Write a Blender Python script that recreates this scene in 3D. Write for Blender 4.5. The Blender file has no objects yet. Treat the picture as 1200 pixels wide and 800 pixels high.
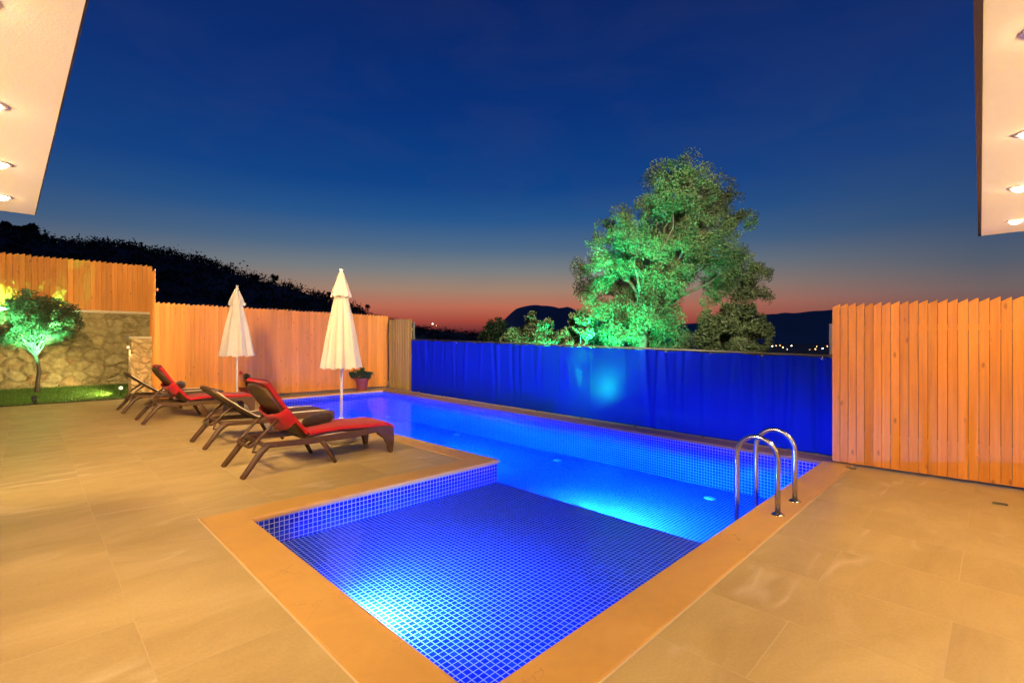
import bpy, math, random
from mathutils import Vector, Matrix, noise
random.seed(7)
R = math.radians
S = bpy.context.scene
COL = S.collection
PI = math.pi
F_PX, CAM_H = 570.0, 1.45          # focal length in pixels of a 1200 wide picture, eye height
SQ = math.sqrt(2)

# ------------------------------------------------------------------ helpers
class MB:
    """collects polygons (with optional uv and a tone per face) for one mesh object"""
    def __init__(s): s.v, s.f, s.uv, s.tone, s.t = [], [], [], [], 0.5
    def poly(s, pts, uv=None):
        n = len(s.v); s.v += [tuple(p) for p in pts]
        s.f.append(tuple(range(n, n + len(pts))))
        s.uv.append(uv if uv else [(p[0], p[1]) for p in pts]); s.tone.append(s.t)
    def face(s, idx):
        s.f.append(tuple(idx)); s.uv.append([(s.v[i][0], s.v[i][1]) for i in idx]); s.tone.append(s.t)
    def box(s, c, d, rot=None):
        x, y, z = d[0] / 2, d[1] / 2, d[2] / 2
        P = [Vector(p) for p in ((-x,-y,-z),(x,-y,-z),(x,y,-z),(-x,y,-z),(-x,-y,z),(x,-y,z),(x,y,z),(-x,y,z))]
        if rot is not None: P = [rot @ p for p in P]
        n = len(s.v); s.v += [tuple(p + Vector(c)) for p in P]
        for q in ((0,3,2,1),(4,5,6,7),(0,1,5,4),(1,2,6,5),(2,3,7,6),(3,0,4,7)): s.face([n + i for i in q])
    def prism(s, outline, y0, y1):
        """outline of (x, z) points extruded along y"""
        k = len(outline); n = len(s.v)
        s.v += [(x, y0, z) for x, z in outline] + [(x, y1, z) for x, z in outline]
        s.face([n + i for i in range(k)]); s.face([n + k + i for i in reversed(range(k))])
        for i in range(k):
            j = (i + 1) % k; s.face([n + j, n + i, n + k + i, n + k + j])
    def tube(s, pts, rad, seg=10, cap=True, closed=False):
        pts = [Vector(p) for p in pts]
        if not hasattr(rad, '__len__'): rad = [rad] * len(pts)
        rings = []; up = None
        m = len(pts)
        for i, p in enumerate(pts):
            if closed: t = pts[(i + 1) % m] - pts[i - 1]
            else: t = pts[min(i + 1, m - 1)] - pts[max(i - 1, 0)]
            t.normalize()
            if up is None:
                up = Vector((0, 0, 1)) if abs(t.z) < .9 else Vector((1, 0, 0))
            a = t.cross(up)
            if a.length < 1e-5: a = t.orthogonal()
            a.normalize(); b = a.cross(t); b.normalize(); up = b
            n = len(s.v)
            for k in range(seg):
                w = 2 * PI * k / seg
                s.v.append(tuple(p + (a * math.cos(w) + b * math.sin(w)) * rad[i]))
            rings.append(n)
        for q in range(m if closed else m - 1):
            A, B = rings[q], rings[(q + 1) % m]
            for k in range(seg):
                k2 = (k + 1) % seg; s.face((A + k, A + k2, B + k2, B + k))
        if cap and not closed:
            s.face([rings[0] + k for k in reversed(range(seg))]); s.face([rings[-1] + k for k in range(seg)])
    def lathe(s, prof, c=(0, 0, 0), seg=32, wob=None):
        """prof of (radius, z)"""
        n = len(s.v); k = len(prof)
        for i in range(seg):
            w = 2 * PI * i / seg
            for r, z in prof:
                if wob: r, z = wob(r, z, w)
                s.v.append((c[0] + r * math.cos(w), c[1] + r * math.sin(w), c[2] + z))
        for i in range(seg):
            j = (i + 1) % seg
            for q in range(k - 1): s.face((n + i*k + q, n + j*k + q, n + j*k + q + 1, n + i*k + q + 1))
    def ball(s, c, r, seg=12, rings=8, sq=(1, 1, 1)):
        n = len(s.v)
        s.v.append((c[0], c[1], c[2] - r * sq[2]))
        for i in range(1, rings):
            a = -PI / 2 + PI * i / rings
            for k in range(seg):
                w = 2 * PI * k / seg
                s.v.append((c[0] + r*sq[0]*math.cos(a)*math.cos(w), c[1] + r*sq[1]*math.cos(a)*math.sin(w), c[2] + r*sq[2]*math.sin(a)))
        s.v.append((c[0], c[1], c[2] + r * sq[2])); top = len(s.v) - 1
        for k in range(seg):
            k2 = (k + 1) % seg
            s.face((n, n + 1 + k2, n + 1 + k))
            for i in range(rings - 2):
                a, b = n + 1 + i*seg, n + 1 + (i+1)*seg
                s.face((a + k, a + k2, b + k2, b + k))
            e = n + 1 + (rings - 2) * seg
            s.face((e + k, e + k2, top))
    def build(s, name, mat, parent=None, smooth=False, bevel=0, loc=None):
        me = bpy.data.meshes.new(name)
        me.from_pydata(s.v, [], s.f)
        uvl = me.uv_layers.new(name='UVMap')
        flat = [c for f in s.uv for p in f for c in p]
        uvl.data.foreach_set('uv', flat)
        at = me.attributes.new('tone', 'FLOAT', 'FACE'); at.data.foreach_set('value', s.tone)
        if smooth: me.polygons.foreach_set('use_smooth', [True] * len(me.polygons))
        me.materials.append(mat); me.update()
        o = bpy.data.objects.new(name, me); COL.objects.link(o)
        if parent is not None: o.parent = parent
        if loc is not None: o.location = loc
        if bevel:
            b = o.modifiers.new('bevel', 'BEVEL'); b.width = bevel; b.segments = 2; b.limit_method = 'ANGLE'; b.angle_limit = R(35)
        if smooth == 'auto':
            pass
        return o

def tag(o, label=None, cat=None, group=None, kind=None):
    if label: o['label'] = label
    if cat: o['category'] = cat
    if group: o['group'] = group
    if kind: o['kind'] = kind
    return o
def thing(name, label, cat, loc=(0, 0, 0), rz=0, group=None):
    o = bpy.data.objects.new(name, None); COL.objects.link(o); o.empty_display_size = .2
    o.location = loc; o.rotation_euler = (0, 0, rz)
    return tag(o, label, cat, group)
def copy_tree(o, parent=None):
    c = o.copy(); COL.objects.link(c)
    if parent is not None: c.parent = parent
    for ch in list(o.children): copy_tree(ch, c)
    return c
def lamp(kind, name, loc, energy, color, parent=None, target=None, **kw):
    l = bpy.data.lights.new(name, kind); l.energy = energy; l.color = color
    for k, v in kw.items(): setattr(l, k, v)
    o = bpy.data.objects.new(name, l); COL.objects.link(o); o.location = loc
    if target is not None:
        o.rotation_euler = (Vector(target) - Vector(loc)).to_track_quat('-Z', 'Y').to_euler()
    if parent is not None:
        o.parent = parent
    return o

# ------------------------------------------------------------------ materials
class NT:
    def __init__(s, mat):
        s.t = mat.node_tree; s.n = s.t.nodes; s.l = s.t.links
    def add(s, typ, **kw):
        n = s.n.new(typ)
        for k, v in kw.items(): setattr(n, k, v)
        return n
    def link(s, a, b): s.l.new(a, b)
    def val(s, sock, v):
        if hasattr(v, 'is_linked') or hasattr(v, 'links'): s.l.new(v, sock)
        else: sock.default_value = v
    def math(s, op, a, b=None, c=None, clamp=False):
        n = s.add('ShaderNodeMath', operation=op); n.use_clamp = clamp
        s.val(n.inputs[0], a)
        if b is not None: s.val(n.inputs[1], b)
        if c is not None: s.val(n.inputs[2], c)
        return n.outputs[0]
    def mix(s, f, a, b, mode='MIX'):
        n = s.add('ShaderNodeMix', data_type='RGBA', blend_type=mode)
        s.val(n.inputs[0], f)
        for i, c in ((6, a), (7, b)):
            s.val(n.inputs[i], (*c, 1) if isinstance(c, tuple) and len(c) == 3 else c)
        return n.outputs[2]
    def noise(s, vec, scale, detail=4, rough=.55, dist=0):
        n = s.add('ShaderNodeTexNoise'); n.inputs['Scale'].default_value = scale; n.inputs['Detail'].default_value = detail
        n.inputs['Roughness'].default_value = rough; n.inputs['Distortion'].default_value = dist
        if vec is not None: s.link(vec, n.inputs['Vector'])
        return n.outputs['Fac']
    def ramp(s, fac, stops, interp='LINEAR'):
        n = s.add('ShaderNodeValToRGB'); n.color_ramp.interpolation = interp; e = n.color_ramp.elements
        while len(e) < len(stops): e.new(.5)
        for el, (p, c) in zip(e, stops):
            el.position = p; el.color = (*c, 1) if len(c) == 3 else c
        s.val(n.inputs[0], fac); return n.outputs[0]
    def mapping(s, vec, scale=(1, 1, 1), rot=(0, 0, 0), loc=(0, 0, 0)):
        n = s.add('ShaderNodeMapping'); s.link(vec, n.inputs[0])
        n.inputs['Scale'].default_value = scale; n.inputs['Rotation'].default_value = rot; n.inputs['Location'].default_value = loc
        return n.outputs[0]
    def bump(s, h, strength=.3, dist=.01):
        n = s.add('ShaderNodeBump'); n.inputs['Strength'].default_value = strength; n.inputs['Distance'].default_value = dist
        s.link(h, n.inputs['Height']); return n.outputs[0]
def new_mat(name, base=(.5, .5, .5), rough=.6, metal=0, spec=.5):
    m = bpy.data.materials.new(name); m.use_nodes = True; t = NT(m)
    b = t.n['Principled BSDF']
    b.inputs['Base Color'].default_value = (*base, 1); b.inputs['Roughness'].default_value = rough
    b.inputs['Metallic'].default_value = metal; b.inputs['Specular IOR Level'].default_value = spec
    return m, t, b
def speckled(name, a, b_, scale=20, rough=.6, metal=0, bump=.0, spec=.5):
    """two-tone noise material"""
    m, t, b = new_mat(name, a, rough, metal, spec)
    co = t.add('ShaderNodeTexCoord').outputs['Object']
    f = t.noise(co, scale, 5, .6)
    t.link(t.mix(f, a, b_), b.inputs['Base Color'])
    if bump: t.link(t.bump(f, bump, .02), b.inputs['Normal'])
    return m
def emit_mat(name, color, strength):
    m = bpy.data.materials.new(name); m.use_nodes = True; t = NT(m)
    e = t.add('ShaderNodeEmission'); e.inputs[0].default_value = (*color, 1); e.inputs[1].default_value = strength
    t.link(e.outputs[0], t.n['Material Output'].inputs[0]); return m

M = {}
def mat_deck():
    m, t, b = new_mat('stone_deck')
    co = t.add('ShaderNodeTexCoord').outputs['Object']
    br = t.add('ShaderNodeTexBrick'); br.offset = .5; br.squash = 1
    t.link(t.mapping(co, loc=(.17, .2, 0), rot=(0, 0, R(90))), br.inputs['Vector'])
    br.inputs['Scale'].default_value = 1; br.inputs['Brick Width'].default_value = 1.2; br.inputs['Row Height'].default_value = .6
    br.inputs['Mortar Size'].default_value = .0028; br.inputs['Mortar Smooth'].default_value = .2; br.inputs['Bias'].default_value = 0
    br.inputs['Color1'].default_value = (0, 0, 0, 1); br.inputs['Color2'].default_value = (1, 1, 1, 1); br.inputs['Mortar'].default_value = (.5, .5, .5, 1)
    # each tile its own piece of veining: shift the lookup by the tile's tone
    sep = t.add('ShaderNodeSeparateColor'); t.link(br.outputs['Color'], sep.inputs[0])
    sh = t.math('MULTIPLY', sep.outputs[0], 7.3)
    cmb = t.add('ShaderNodeCombineXYZ'); t.link(sh, cmb.inputs[2])
    va = t.add('ShaderNodeVectorMath', operation='ADD'); t.link(co, va.inputs[0]); t.link(cmb.outputs[0], va.inputs[1])
    vv = t.mapping(va.outputs[0], scale=(1.0, 2.4, 1), rot=(0, 0, R(35)))
    cl = t.noise(vv, .9, 6, .6, .8)
    base = t.ramp(cl, [(.26, (.385, .262, .096)), (.5, (.475, .335, .132)), (.74, (.585, .43, .19))])
    vn = t.noise(t.mapping(va.outputs[0], scale=(1.0, 3.4, 1), rot=(0, 0, R(28))), .5, 3, .5, .12)
    vein = t.math('ABSOLUTE', t.math('SUBTRACT', vn, .52))
    vein = t.ramp(vein, [(.0, (1, 1, 1)), (.010, (.6, .6, .6)), (.030, (0, 0, 0))])
    brk = t.ramp(t.noise(co, 1.1, 2, .5), [(.50, (0, 0, 0)), (.60, (1, 1, 1))])
    vein = t.math('MULTIPLY', vein, brk)
    c = t.mix(t.math('MULTIPLY', vein, .55), base, (.74, .60, .42))
    tone = t.math('MULTIPLY_ADD', sep.outputs[0], .10, .95)
    tn = t.add('ShaderNodeCombineColor'); [t.link(tone, tn.inputs[i]) for i in range(3)]
    c = t.mix(1.0, c, tn.outputs[0], 'MULTIPLY')
    fine = t.noise(co, 60, 3, .6)
    c = t.mix(.10, c, t.ramp(fine, [(.3, (.2, .13, .07)), (.7, (.75, .6, .4))]))
    c = t.mix(t.math('MULTIPLY', br.outputs['Fac'], .38), c, (.62, .5, .31))
    t.link(c, b.inputs['Base Color'])
    rg = t.noise(co, 3.5, 5, .6)
    t.link(t.math('MULTIPLY_ADD', rg, .3, .22), b.inputs['Roughness'])
    h = t.math('SUBTRACT', t.math('MULTIPLY', cl, .25), br.outputs['Fac'])
    t.link(t.bump(h, .12, .004), b.inputs['Normal'])
    b.inputs['Specular IOR Level'].default_value = .45
    return m
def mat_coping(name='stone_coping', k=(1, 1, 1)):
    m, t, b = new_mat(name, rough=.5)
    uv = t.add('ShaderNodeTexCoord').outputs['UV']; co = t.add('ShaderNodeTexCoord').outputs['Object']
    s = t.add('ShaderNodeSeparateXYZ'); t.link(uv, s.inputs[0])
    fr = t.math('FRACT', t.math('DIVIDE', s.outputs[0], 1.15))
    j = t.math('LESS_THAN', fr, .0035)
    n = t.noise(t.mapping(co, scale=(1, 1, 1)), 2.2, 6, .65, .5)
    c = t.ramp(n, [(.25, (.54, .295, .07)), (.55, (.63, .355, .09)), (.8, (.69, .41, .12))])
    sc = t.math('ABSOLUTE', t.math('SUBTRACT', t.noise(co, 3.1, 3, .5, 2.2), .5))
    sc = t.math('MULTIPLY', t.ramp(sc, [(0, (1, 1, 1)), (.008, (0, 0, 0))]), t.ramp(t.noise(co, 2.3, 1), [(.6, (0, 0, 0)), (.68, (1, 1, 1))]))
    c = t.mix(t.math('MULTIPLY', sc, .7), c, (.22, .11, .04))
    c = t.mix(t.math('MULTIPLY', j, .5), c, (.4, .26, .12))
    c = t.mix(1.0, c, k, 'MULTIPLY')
    t.link(c, b.inputs['Base Color'])
    t.link(t.math('MULTIPLY_ADD', n, .3, .3), b.inputs['Roughness'])
    t.link(t.bump(t.noise(co, 40, 4, .7), .06, .004), b.inputs['Normal'])
    return m
def mat_mosaic():
    m, t, b = new_mat('pool_mosaic')
    uv = t.add('ShaderNodeTexCoord').outputs['UV']
    P, G = .041, .0042
    sc = t.add('ShaderNodeVectorMath', operation='SCALE'); t.link(uv, sc.inputs[0]); sc.inputs['Scale'].default_value = 1 / P
    fr = t.add('ShaderNodeVectorMath', operation='FRACTION'); t.link(sc.outputs[0], fr.inputs[0])
    fl = t.add('ShaderNodeVectorMath', operation='FLOOR'); t.link(sc.outputs[0], fl.inputs[0])
    s = t.add('ShaderNodeSeparateXYZ'); t.link(fr.outputs[0], s.inputs[0])
    g = G / P
    ex = t.math('MINIMUM', s.outputs[0], t.math('SUBTRACT', 1, s.outputs[0]))
    ey = t.math('MINIMUM', s.outputs[1], t.math('SUBTRACT', 1, s.outputs[1]))
    e = t.math('MINIMUM', ex, ey)
    tile = t.math('MULTIPLY', t.math('SUBTRACT', e, g / 2 - .02), 1 / .05, clamp=True)
    wn = t.add('ShaderNodeTexWhiteNoise', noise_dimensions='2D'); t.link(fl.outputs[0], wn.inputs['Vector'])
    tc = t.ramp(wn.outputs['Value'], [(0, (.006, .012, .30)), (.5, (.008, .020, .40)), (.85, (.010, .034, .48)), (1, (.014, .05, .55))])
    c = t.mix(tile, (.50, .50, .64), tc)
    t.link(c, b.inputs['Base Color'])
    t.link(t.math('MULTIPLY_ADD', tile, -.5, .65), b.inputs['Roughness'])
    t.link(t.bump(tile, .5, .002), b.inputs['Normal'])
    return m
def mat_water():
    m = bpy.data.materials.new('pool_water'); m.use_nodes = True; t = NT(m)
    out = t.n['Material Output']; t.n.remove(t.n['Principled BSDF'])
    co = t.add('ShaderNodeTexCoord').outputs['Object']
    h = t.math('ADD', t.noise(co, 2.2, 3, .5), t.math('MULTIPLY', t.noise(co, 7, 2, .5), .25))
    bp = t.bump(h, .16, .05)
    fr = t.add('ShaderNodeFresnel'); fr.inputs['IOR'].default_value = 1.33; t.link(bp, fr.inputs['Normal'])
    tr = t.add('ShaderNodeBsdfTransparent'); tr.inputs[0].default_value = (.97, .985, 1, 1)
    gl = t.add('ShaderNodeBsdfGlossy'); gl.inputs['Roughness'].default_value = .03; t.link(bp, gl.inputs['Normal'])
    mx = t.add('ShaderNodeMixShader'); t.link(t.math('MULTIPLY', fr.outputs[0], .6), mx.inputs[0]); t.link(tr.outputs[0], mx.inputs[1]); t.link(gl.outputs[0], mx.inputs[2])
    t.link(mx.outputs[0], out.inputs['Surface'])
    ab = t.add('ShaderNodeVolumeAbsorption'); ab.inputs['Color'].default_value = (.0, .58, .98, 1); ab.inputs['Density'].default_value = 1.1
    vs = t.add('ShaderNodeVolumeScatter'); vs.inputs['Color'].default_value = (.10, .45, 1, 1); vs.inputs['Density'].default_value = .13; vs.inputs['Anisotropy'].default_value = .2
    av = t.add('ShaderNodeAddShader'); t.link(ab.outputs[0], av.inputs[0]); t.link(vs.outputs[0], av.inputs[1])
    t.link(av.outputs[0], out.inputs['Volume'])
    return m
def mat_wood(name, a, b_, c_):
    """vertical boards; every board has its own tone"""
    m, t, b = new_mat(name, rough=.62, spec=.3)
    co = t.add('ShaderNodeTexCoord').outputs['Object']
    at = t.add('ShaderNodeAttribute', attribute_name='tone').outputs['Fac']
    cmb = t.add('ShaderNodeCombineXYZ'); t.link(t.math('MULTIPLY', at, 37.0), cmb.inputs[1]); t.link(t.math('MULTIPLY', at, 11.0), cmb.inputs[2])
    va = t.add('ShaderNodeVectorMath', operation='ADD'); t.link(co, va.inputs[0]); t.link(cmb.outputs[0], va.inputs[1])
    gr = t.noise(t.mapping(va.outputs[0], scale=(26, 26, 1.1)), 1.4, 6, .62, .35)
    big = t.noise(t.mapping(va.outputs[0], scale=(5, 5, .7)), 1.2, 3, .5)
    col = t.ramp(t.math('ADD', t.math('MULTIPLY', gr, .6), t.math('MULTIPLY', big, .4)), [(.28, a), (.5, b_), (.72, c_)])
    vo = t.add('ShaderNodeTexVoronoi'); vo.inputs['Scale'].default_value = 1; t.link(t.mapping(va.outputs[0], scale=(10, 10, 4.0)), vo.inputs['Vector'])
    kn = t.ramp(vo.outputs['Distance'], [(.0, (1, 1, 1)), (.09, (.75, .75, .75)), (.17, (0, 0, 0))])
    ks = t.add('ShaderNodeSeparateColor'); t.link(vo.outputs['Color'], ks.inputs[0])
    kn = t.math('MULTIPLY', kn, t.math('GREATER_THAN', ks.outputs[0], .42))
    dk = tuple(x * .42 for x in a)
    col = t.mix(t.math('MULTIPLY', kn, .8), col, dk)
    tone = t.math('MULTIPLY_ADD', at, .30, .85)
    tn = t.add('ShaderNodeCombineColor'); [t.link(tone, tn.inputs[i]) for i in range(3)]
    col = t.mix(1.0, col, tn.outputs[0], 'MULTIPLY')
    t.link(col, b.inputs['Base Color']); t.link(t.bump(gr, .22, .004), b.inputs['Normal'])
    return m
def mat_stone(name='rubble_stone', k=(1, 1, 1), sc=1):
    m, t, b = new_mat(name, rough=.85, spec=.25)
    co = t.add('ShaderNodeTexCoord').outputs['Object']
    d = t.add('ShaderNodeVectorMath', operation='ADD'); nz = t.add('ShaderNodeTexNoise'); nz.inputs['Scale'].default_value = 2.6; nz.inputs['Detail'].default_value = 3; t.link(co, nz.inputs['Vector'])
    nsc = t.add('ShaderNodeVectorMath', operation='SCALE'); t.link(nz.outputs['Color'], nsc.inputs[0]); nsc.inputs['Scale'].default_value = .28
    t.link(co, d.inputs[0]); t.link(nsc.outputs[0], d.inputs[1])
    mp = t.mapping(d.outputs[0], scale=(3.0 * sc, 3.0 * sc, 4.0 * sc))
    v1 = t.add('ShaderNodeTexVoronoi', feature='DISTANCE_TO_EDGE'); v1.inputs['Scale'].default_value = 1; t.link(mp, v1.inputs['Vector'])
    v2 = t.add('ShaderNodeTexVoronoi'); v2.inputs['Scale'].default_value = 1; t.link(mp, v2.inputs['Vector'])
    s = t.add('ShaderNodeSeparateColor'); t.link(v2.outputs['Color'], s.inputs[0])
    c = t.ramp(s.outputs[0], [(0, (.26, .21, .09)), (.35, (.40, .34, .17)), (.6, (.33, .26, .12)), (.8, (.45, .40, .22)), (1, (.38, .21, .09))])
    n = t.noise(co, 9, 6, .7)
    c = t.mix(.5, c, t.ramp(n, [(.3, (.10, .08, .03)), (.7, (.58, .48, .25))]))
    jt = t.ramp(v1.outputs['Distance'], [(.0, (1, 1, 1)), (.16, (0, 0, 0))])
    c = t.mix(t.math('MULTIPLY', jt, .42), c, (.15, .12, .05))
    c = t.mix(1.0, c, k, 'MULTIPLY')
    t.link(c, b.inputs['Base Color'])
    hh = t.math('ADD', t.math('MULTIPLY', t.ramp(v1.outputs['Distance'], [(0, (0, 0, 0)), (.25, (1, 1, 1))]), 1), t.math('MULTIPLY', n, .5))
    t.link(t.bump(hh, .9, .06), b.inputs['Normal'])
    return m
def mat_leaf(name, a, b_, trans=.35):
    m, t, b = new_mat(name, rough=.55, spec=.35)
    at = t.add('ShaderNodeAttribute', attribute_name='tone').outputs['Fac']
    c = t.mix(at, a, b_); t.link(c, b.inputs['Base Color'])
    tr = t.add('ShaderNodeBsdfTranslucent'); t.link(c, tr.inputs[0])
    mx = t.add('ShaderNodeMixShader'); mx.inputs[0].default_value = trans
    t.link(b.outputs[0], mx.inputs[1]); t.link(tr.outputs[0], mx.inputs[2]); t.link(mx.outputs[0], t.n['Material Output'].inputs[0])
    return m
def mat_tarp():
    m, t, b = new_mat('blue_mesh_tarp', (.002, .012, .5), .8, spec=.08)
    co = t.add('ShaderNodeTexCoord').outputs['Object']
    st = t.noise(t.mapping(co, scale=(3, 3, .35)), 1.0, 4, .6)
    n = t.noise(co, 5, 5, .6)
    c = t.mix(t.math('MULTIPLY_ADD', st, .6, t.math('MULTIPLY', n, .3)), (.001, .006, .46), (.002, .014, .70))
    t.link(c, b.inputs['Base Color'])
    t.link(t.bump(t.noise(co, 55, 2, .5), .15, .004), b.inputs['Normal'])
    tl = t.add('ShaderNodeBsdfTranslucent'); tl.inputs[0].default_value = (.03, .36, .55, 1)
    m1 = t.add('ShaderNodeMixShader'); m1.inputs[0].default_value = .22; t.link(b.outputs[0], m1.inputs[1]); t.link(tl.outputs[0], m1.inputs[2])
    tp = t.add('ShaderNodeBsdfTransparent'); tp.inputs[0].default_value = (.08, .5, .85, 1)
    m2 = t.add('ShaderNodeMixShader'); m2.inputs[0].default_value = .045; t.link(m1.outputs[0], m2.inputs[1]); t.link(tp.outputs[0], m2.inputs[2])
    t.link(m2.outputs[0], t.n['Material Output'].inputs[0])
    return m
def mat_fabric(name, a, b_, scale=260, trans=0.0, wrinkle=.25):
    m, t, b = new_mat(name, a, .85, spec=.2)
    co = t.add('ShaderNodeTexCoord').outputs['Object']
    n = t.noise(co, 7, 5, .6)
    c = t.mix(n, a, b_); t.link(c, b.inputs['Base Color'])
    h = t.math('ADD', t.noise(co, scale, 2, .5), t.math('MULTIPLY', t.noise(co, 14, 3, .6), 2.0))
    t.link(t.bump(h, wrinkle, .006), b.inputs['Normal'])
    b.inputs['Sheen Weight'].default_value = .15
    if trans:
        tl = t.add('ShaderNodeBsdfTranslucent'); t.link(c, tl.inputs[0])
        mx = t.add('ShaderNodeMixShader'); mx.inputs[0].default_value = trans
        t.link(b.outputs[0], mx.inputs[1]); t.link(tl.outputs[0], mx.inputs[2]); t.link(mx.outputs[0], t.n['Material Output'].inputs[0])
    return m
def mat_plaster():
    m, t, b = new_mat('cream_plaster', (.80, .74, .66), .85, spec=.2)
    co = t.add('ShaderNodeTexCoord').outputs['Object']
    n = t.noise(co, 1.4, 4, .6); f = t.noise(co, 130, 3, .7)
    t.link(t.mix(n, (.76, .69, .61), (.84, .79, .72)), b.inputs['Base Color'])
    t.link(t.bump(f, .35, .004), b.inputs['Normal'])
    return m
def mat_wicker():
    m, t, b = new_mat('brown_woven_resin', rough=.42, spec=.5)
    co = t.add('ShaderNodeTexCoord').outputs['Object']
    w1 = t.add('ShaderNodeTexWave', wave_type='BANDS', bands_direction='Y'); w1.inputs['Scale'].default_value = 26; w1.inputs['Distortion'].default_value = .4; t.link(co, w1.inputs['Vector'])
    w2 = t.add('ShaderNodeTexWave', wave_type='BANDS', bands_direction='X'); w2.inputs['Scale'].default_value = 26; w2.inputs['Distortion'].default_value = .4; t.link(co, w2.inputs['Vector'])
    h = t.math('MULTIPLY', w1.outputs['Fac'], w2.outputs['Fac'])
    n = t.noise(co, 9, 4, .6)
    c = t.mix(t.math('MULTIPLY_ADD', h, .5, t.math('MULTIPLY', n, .5)), (.026, .011, .004), (.085, .037, .013))
    t.link(c, b.inputs['Base Color']); t.link(t.bump(h, .3, .004), b.inputs['Normal'])
    return m
def mat_resin():
    m, t, b = new_mat('brown_resin', rough=.36, spec=.5)
    co = t.add('ShaderNodeTexCoord').outputs['Object']
    n = t.noise(co, 14, 5, .6)
    t.link(t.mix(n, (.045, .019, .006), (.10, .043, .014)), b.inputs['Base Color'])
    t.link(t.math('MULTIPLY_ADD', n, .3, .25), b.inputs['Roughness'])
    t.link(t.bump(t.noise(co, 90, 3, .6), .08, .003), b.inputs['Normal'])
    return m
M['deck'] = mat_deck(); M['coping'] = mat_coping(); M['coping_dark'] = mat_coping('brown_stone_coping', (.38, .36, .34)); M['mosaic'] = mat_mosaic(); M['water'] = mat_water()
M['wood'] = mat_wood('cedar_boards', (.46, .160, .020), (.60, .226, .032), (.70, .29, .05))
M['wood_olive_lit'] = mat_wood('olive_lit_boards', (.24, .15, .03), (.33, .21, .05), (.42, .27, .08))  # board colour shifted to olive, standing in for the panel's different lighting
M['stone'] = mat_stone(); M['pillar'] = mat_stone('pillar_stone', (2.0, 1.75, 1.8), 1.5); M['tarp'] = mat_tarp(); M['plaster'] = mat_plaster()
M['wicker'] = mat_wicker(); M['resin'] = mat_resin()
M['red'] = mat_fabric('red_cotton', (.36, .008, .014), (.48, .014, .020))
M['brown_cloth'] = mat_fabric('dark_brown_cloth', (.022, .010, .007), (.045, .020, .013))
M['canvas'] = mat_fabric('cream_canvas', (.60, .54, .47), (.67, .61, .54), 300, .18, .18)
M['cream'] = speckled('cream_piping', (.72, .62, .46), (.8, .7, .54), 30, .6)
M['white_metal'] = speckled('white_painted_metal', (.78, .74, .68), (.84, .8, .74), 20, .35)
M['concrete'] = speckled('cast_concrete', (.56, .47, .35), (.68, .58, .44), 30, .8, bump=.15)
M['cap'] = speckled('limestone_cap', (.50, .43, .30), (.64, .56, .42), 18, .75, bump=.2)
M['grout'] = speckled('pale_joint', (.66, .50, .30), (.74, .60, .40), 60, .8)
M['steel'] = speckled('brushed_steel', (.60, .58, .55), (.72, .70, .67), 50, .2, 1.0)
M['post'] = speckled('grey_steel_post', (.10, .09, .08), (.15, .14, .12), 30, .5, .3)
M['dark_metal'] = speckled('dark_gutter_metal', (.018, .017, .016), (.035, .033, .03), 30, .45, .3)
M['black'] = speckled('black_plastic', (.015, .015, .016), (.03, .03, .032), 50, .5)
M['terracotta'] = speckled('red_clay', (.15, .022, .012), (.24, .04, .02), 25, .7, bump=.1)
M['soil'] = speckled('dark_earth', (.03, .024, .016), (.065, .05, .032), 8, .95, bump=.5)
M['scrub'] = speckled('scrub_ground', (.022, .026, .014), (.045, .042, .026), .12, .95)
M['rock'] = speckled('mountain_rock', (.10, .11, .12), (.16, .16, .17), .002, .95)
M['bark'] = speckled('olive_bark', (.04, .03, .02), (.085, .064, .042), 22, .9, bump=.6)
M['leaf_olive'] = mat_leaf('olive_leaf', (.03, .048, .018), (.13, .16, .07))
M['leaf_young'] = mat_leaf('young_olive_leaf', (.06, .085, .04), (.20, .24, .14), .5)
M['leaf_dark'] = mat_leaf('dark_leaf', (.018, .026, .012), (.045, .056, .026))
M['leaf_hill'] = mat_leaf('hill_leaf', (.008, .011, .006), (.02, .024, .012), .2)
M['leaf_pot'] = mat_leaf('pot_leaf', (.03, .06, .018), (.08, .13, .045))
M['grass'] = mat_leaf('lawn_blade', (.06, .15, .02), (.13, .24, .04), .25)
M['petal'] = mat_leaf('red_petal', (.4, .012, .02), (.62, .03, .035), .3)
M['inlet'] = speckled('white_nozzle', (.72, .76, .8), (.82, .84, .86), 20, .4)
M['lens_warm'] = emit_mat('warm_lamp_lens', (1, .72, .38), 14)
M['lens_down'] = emit_mat('frosted_downlight_lens', (1, .72, .36), 60)
M['lens_green'] = emit_mat('green_lamp_lens', (.25, 1, .62), 60)
M['lens_pool'] = emit_mat('pool_lamp_lens', (.55, .95, 1), 16)
M['town_a'] = emit_mat('sodium_lamp', (1, .50, .18), 9)
M['town_b'] = emit_mat('white_lamp', (1, .86, .68), 14)

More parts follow.
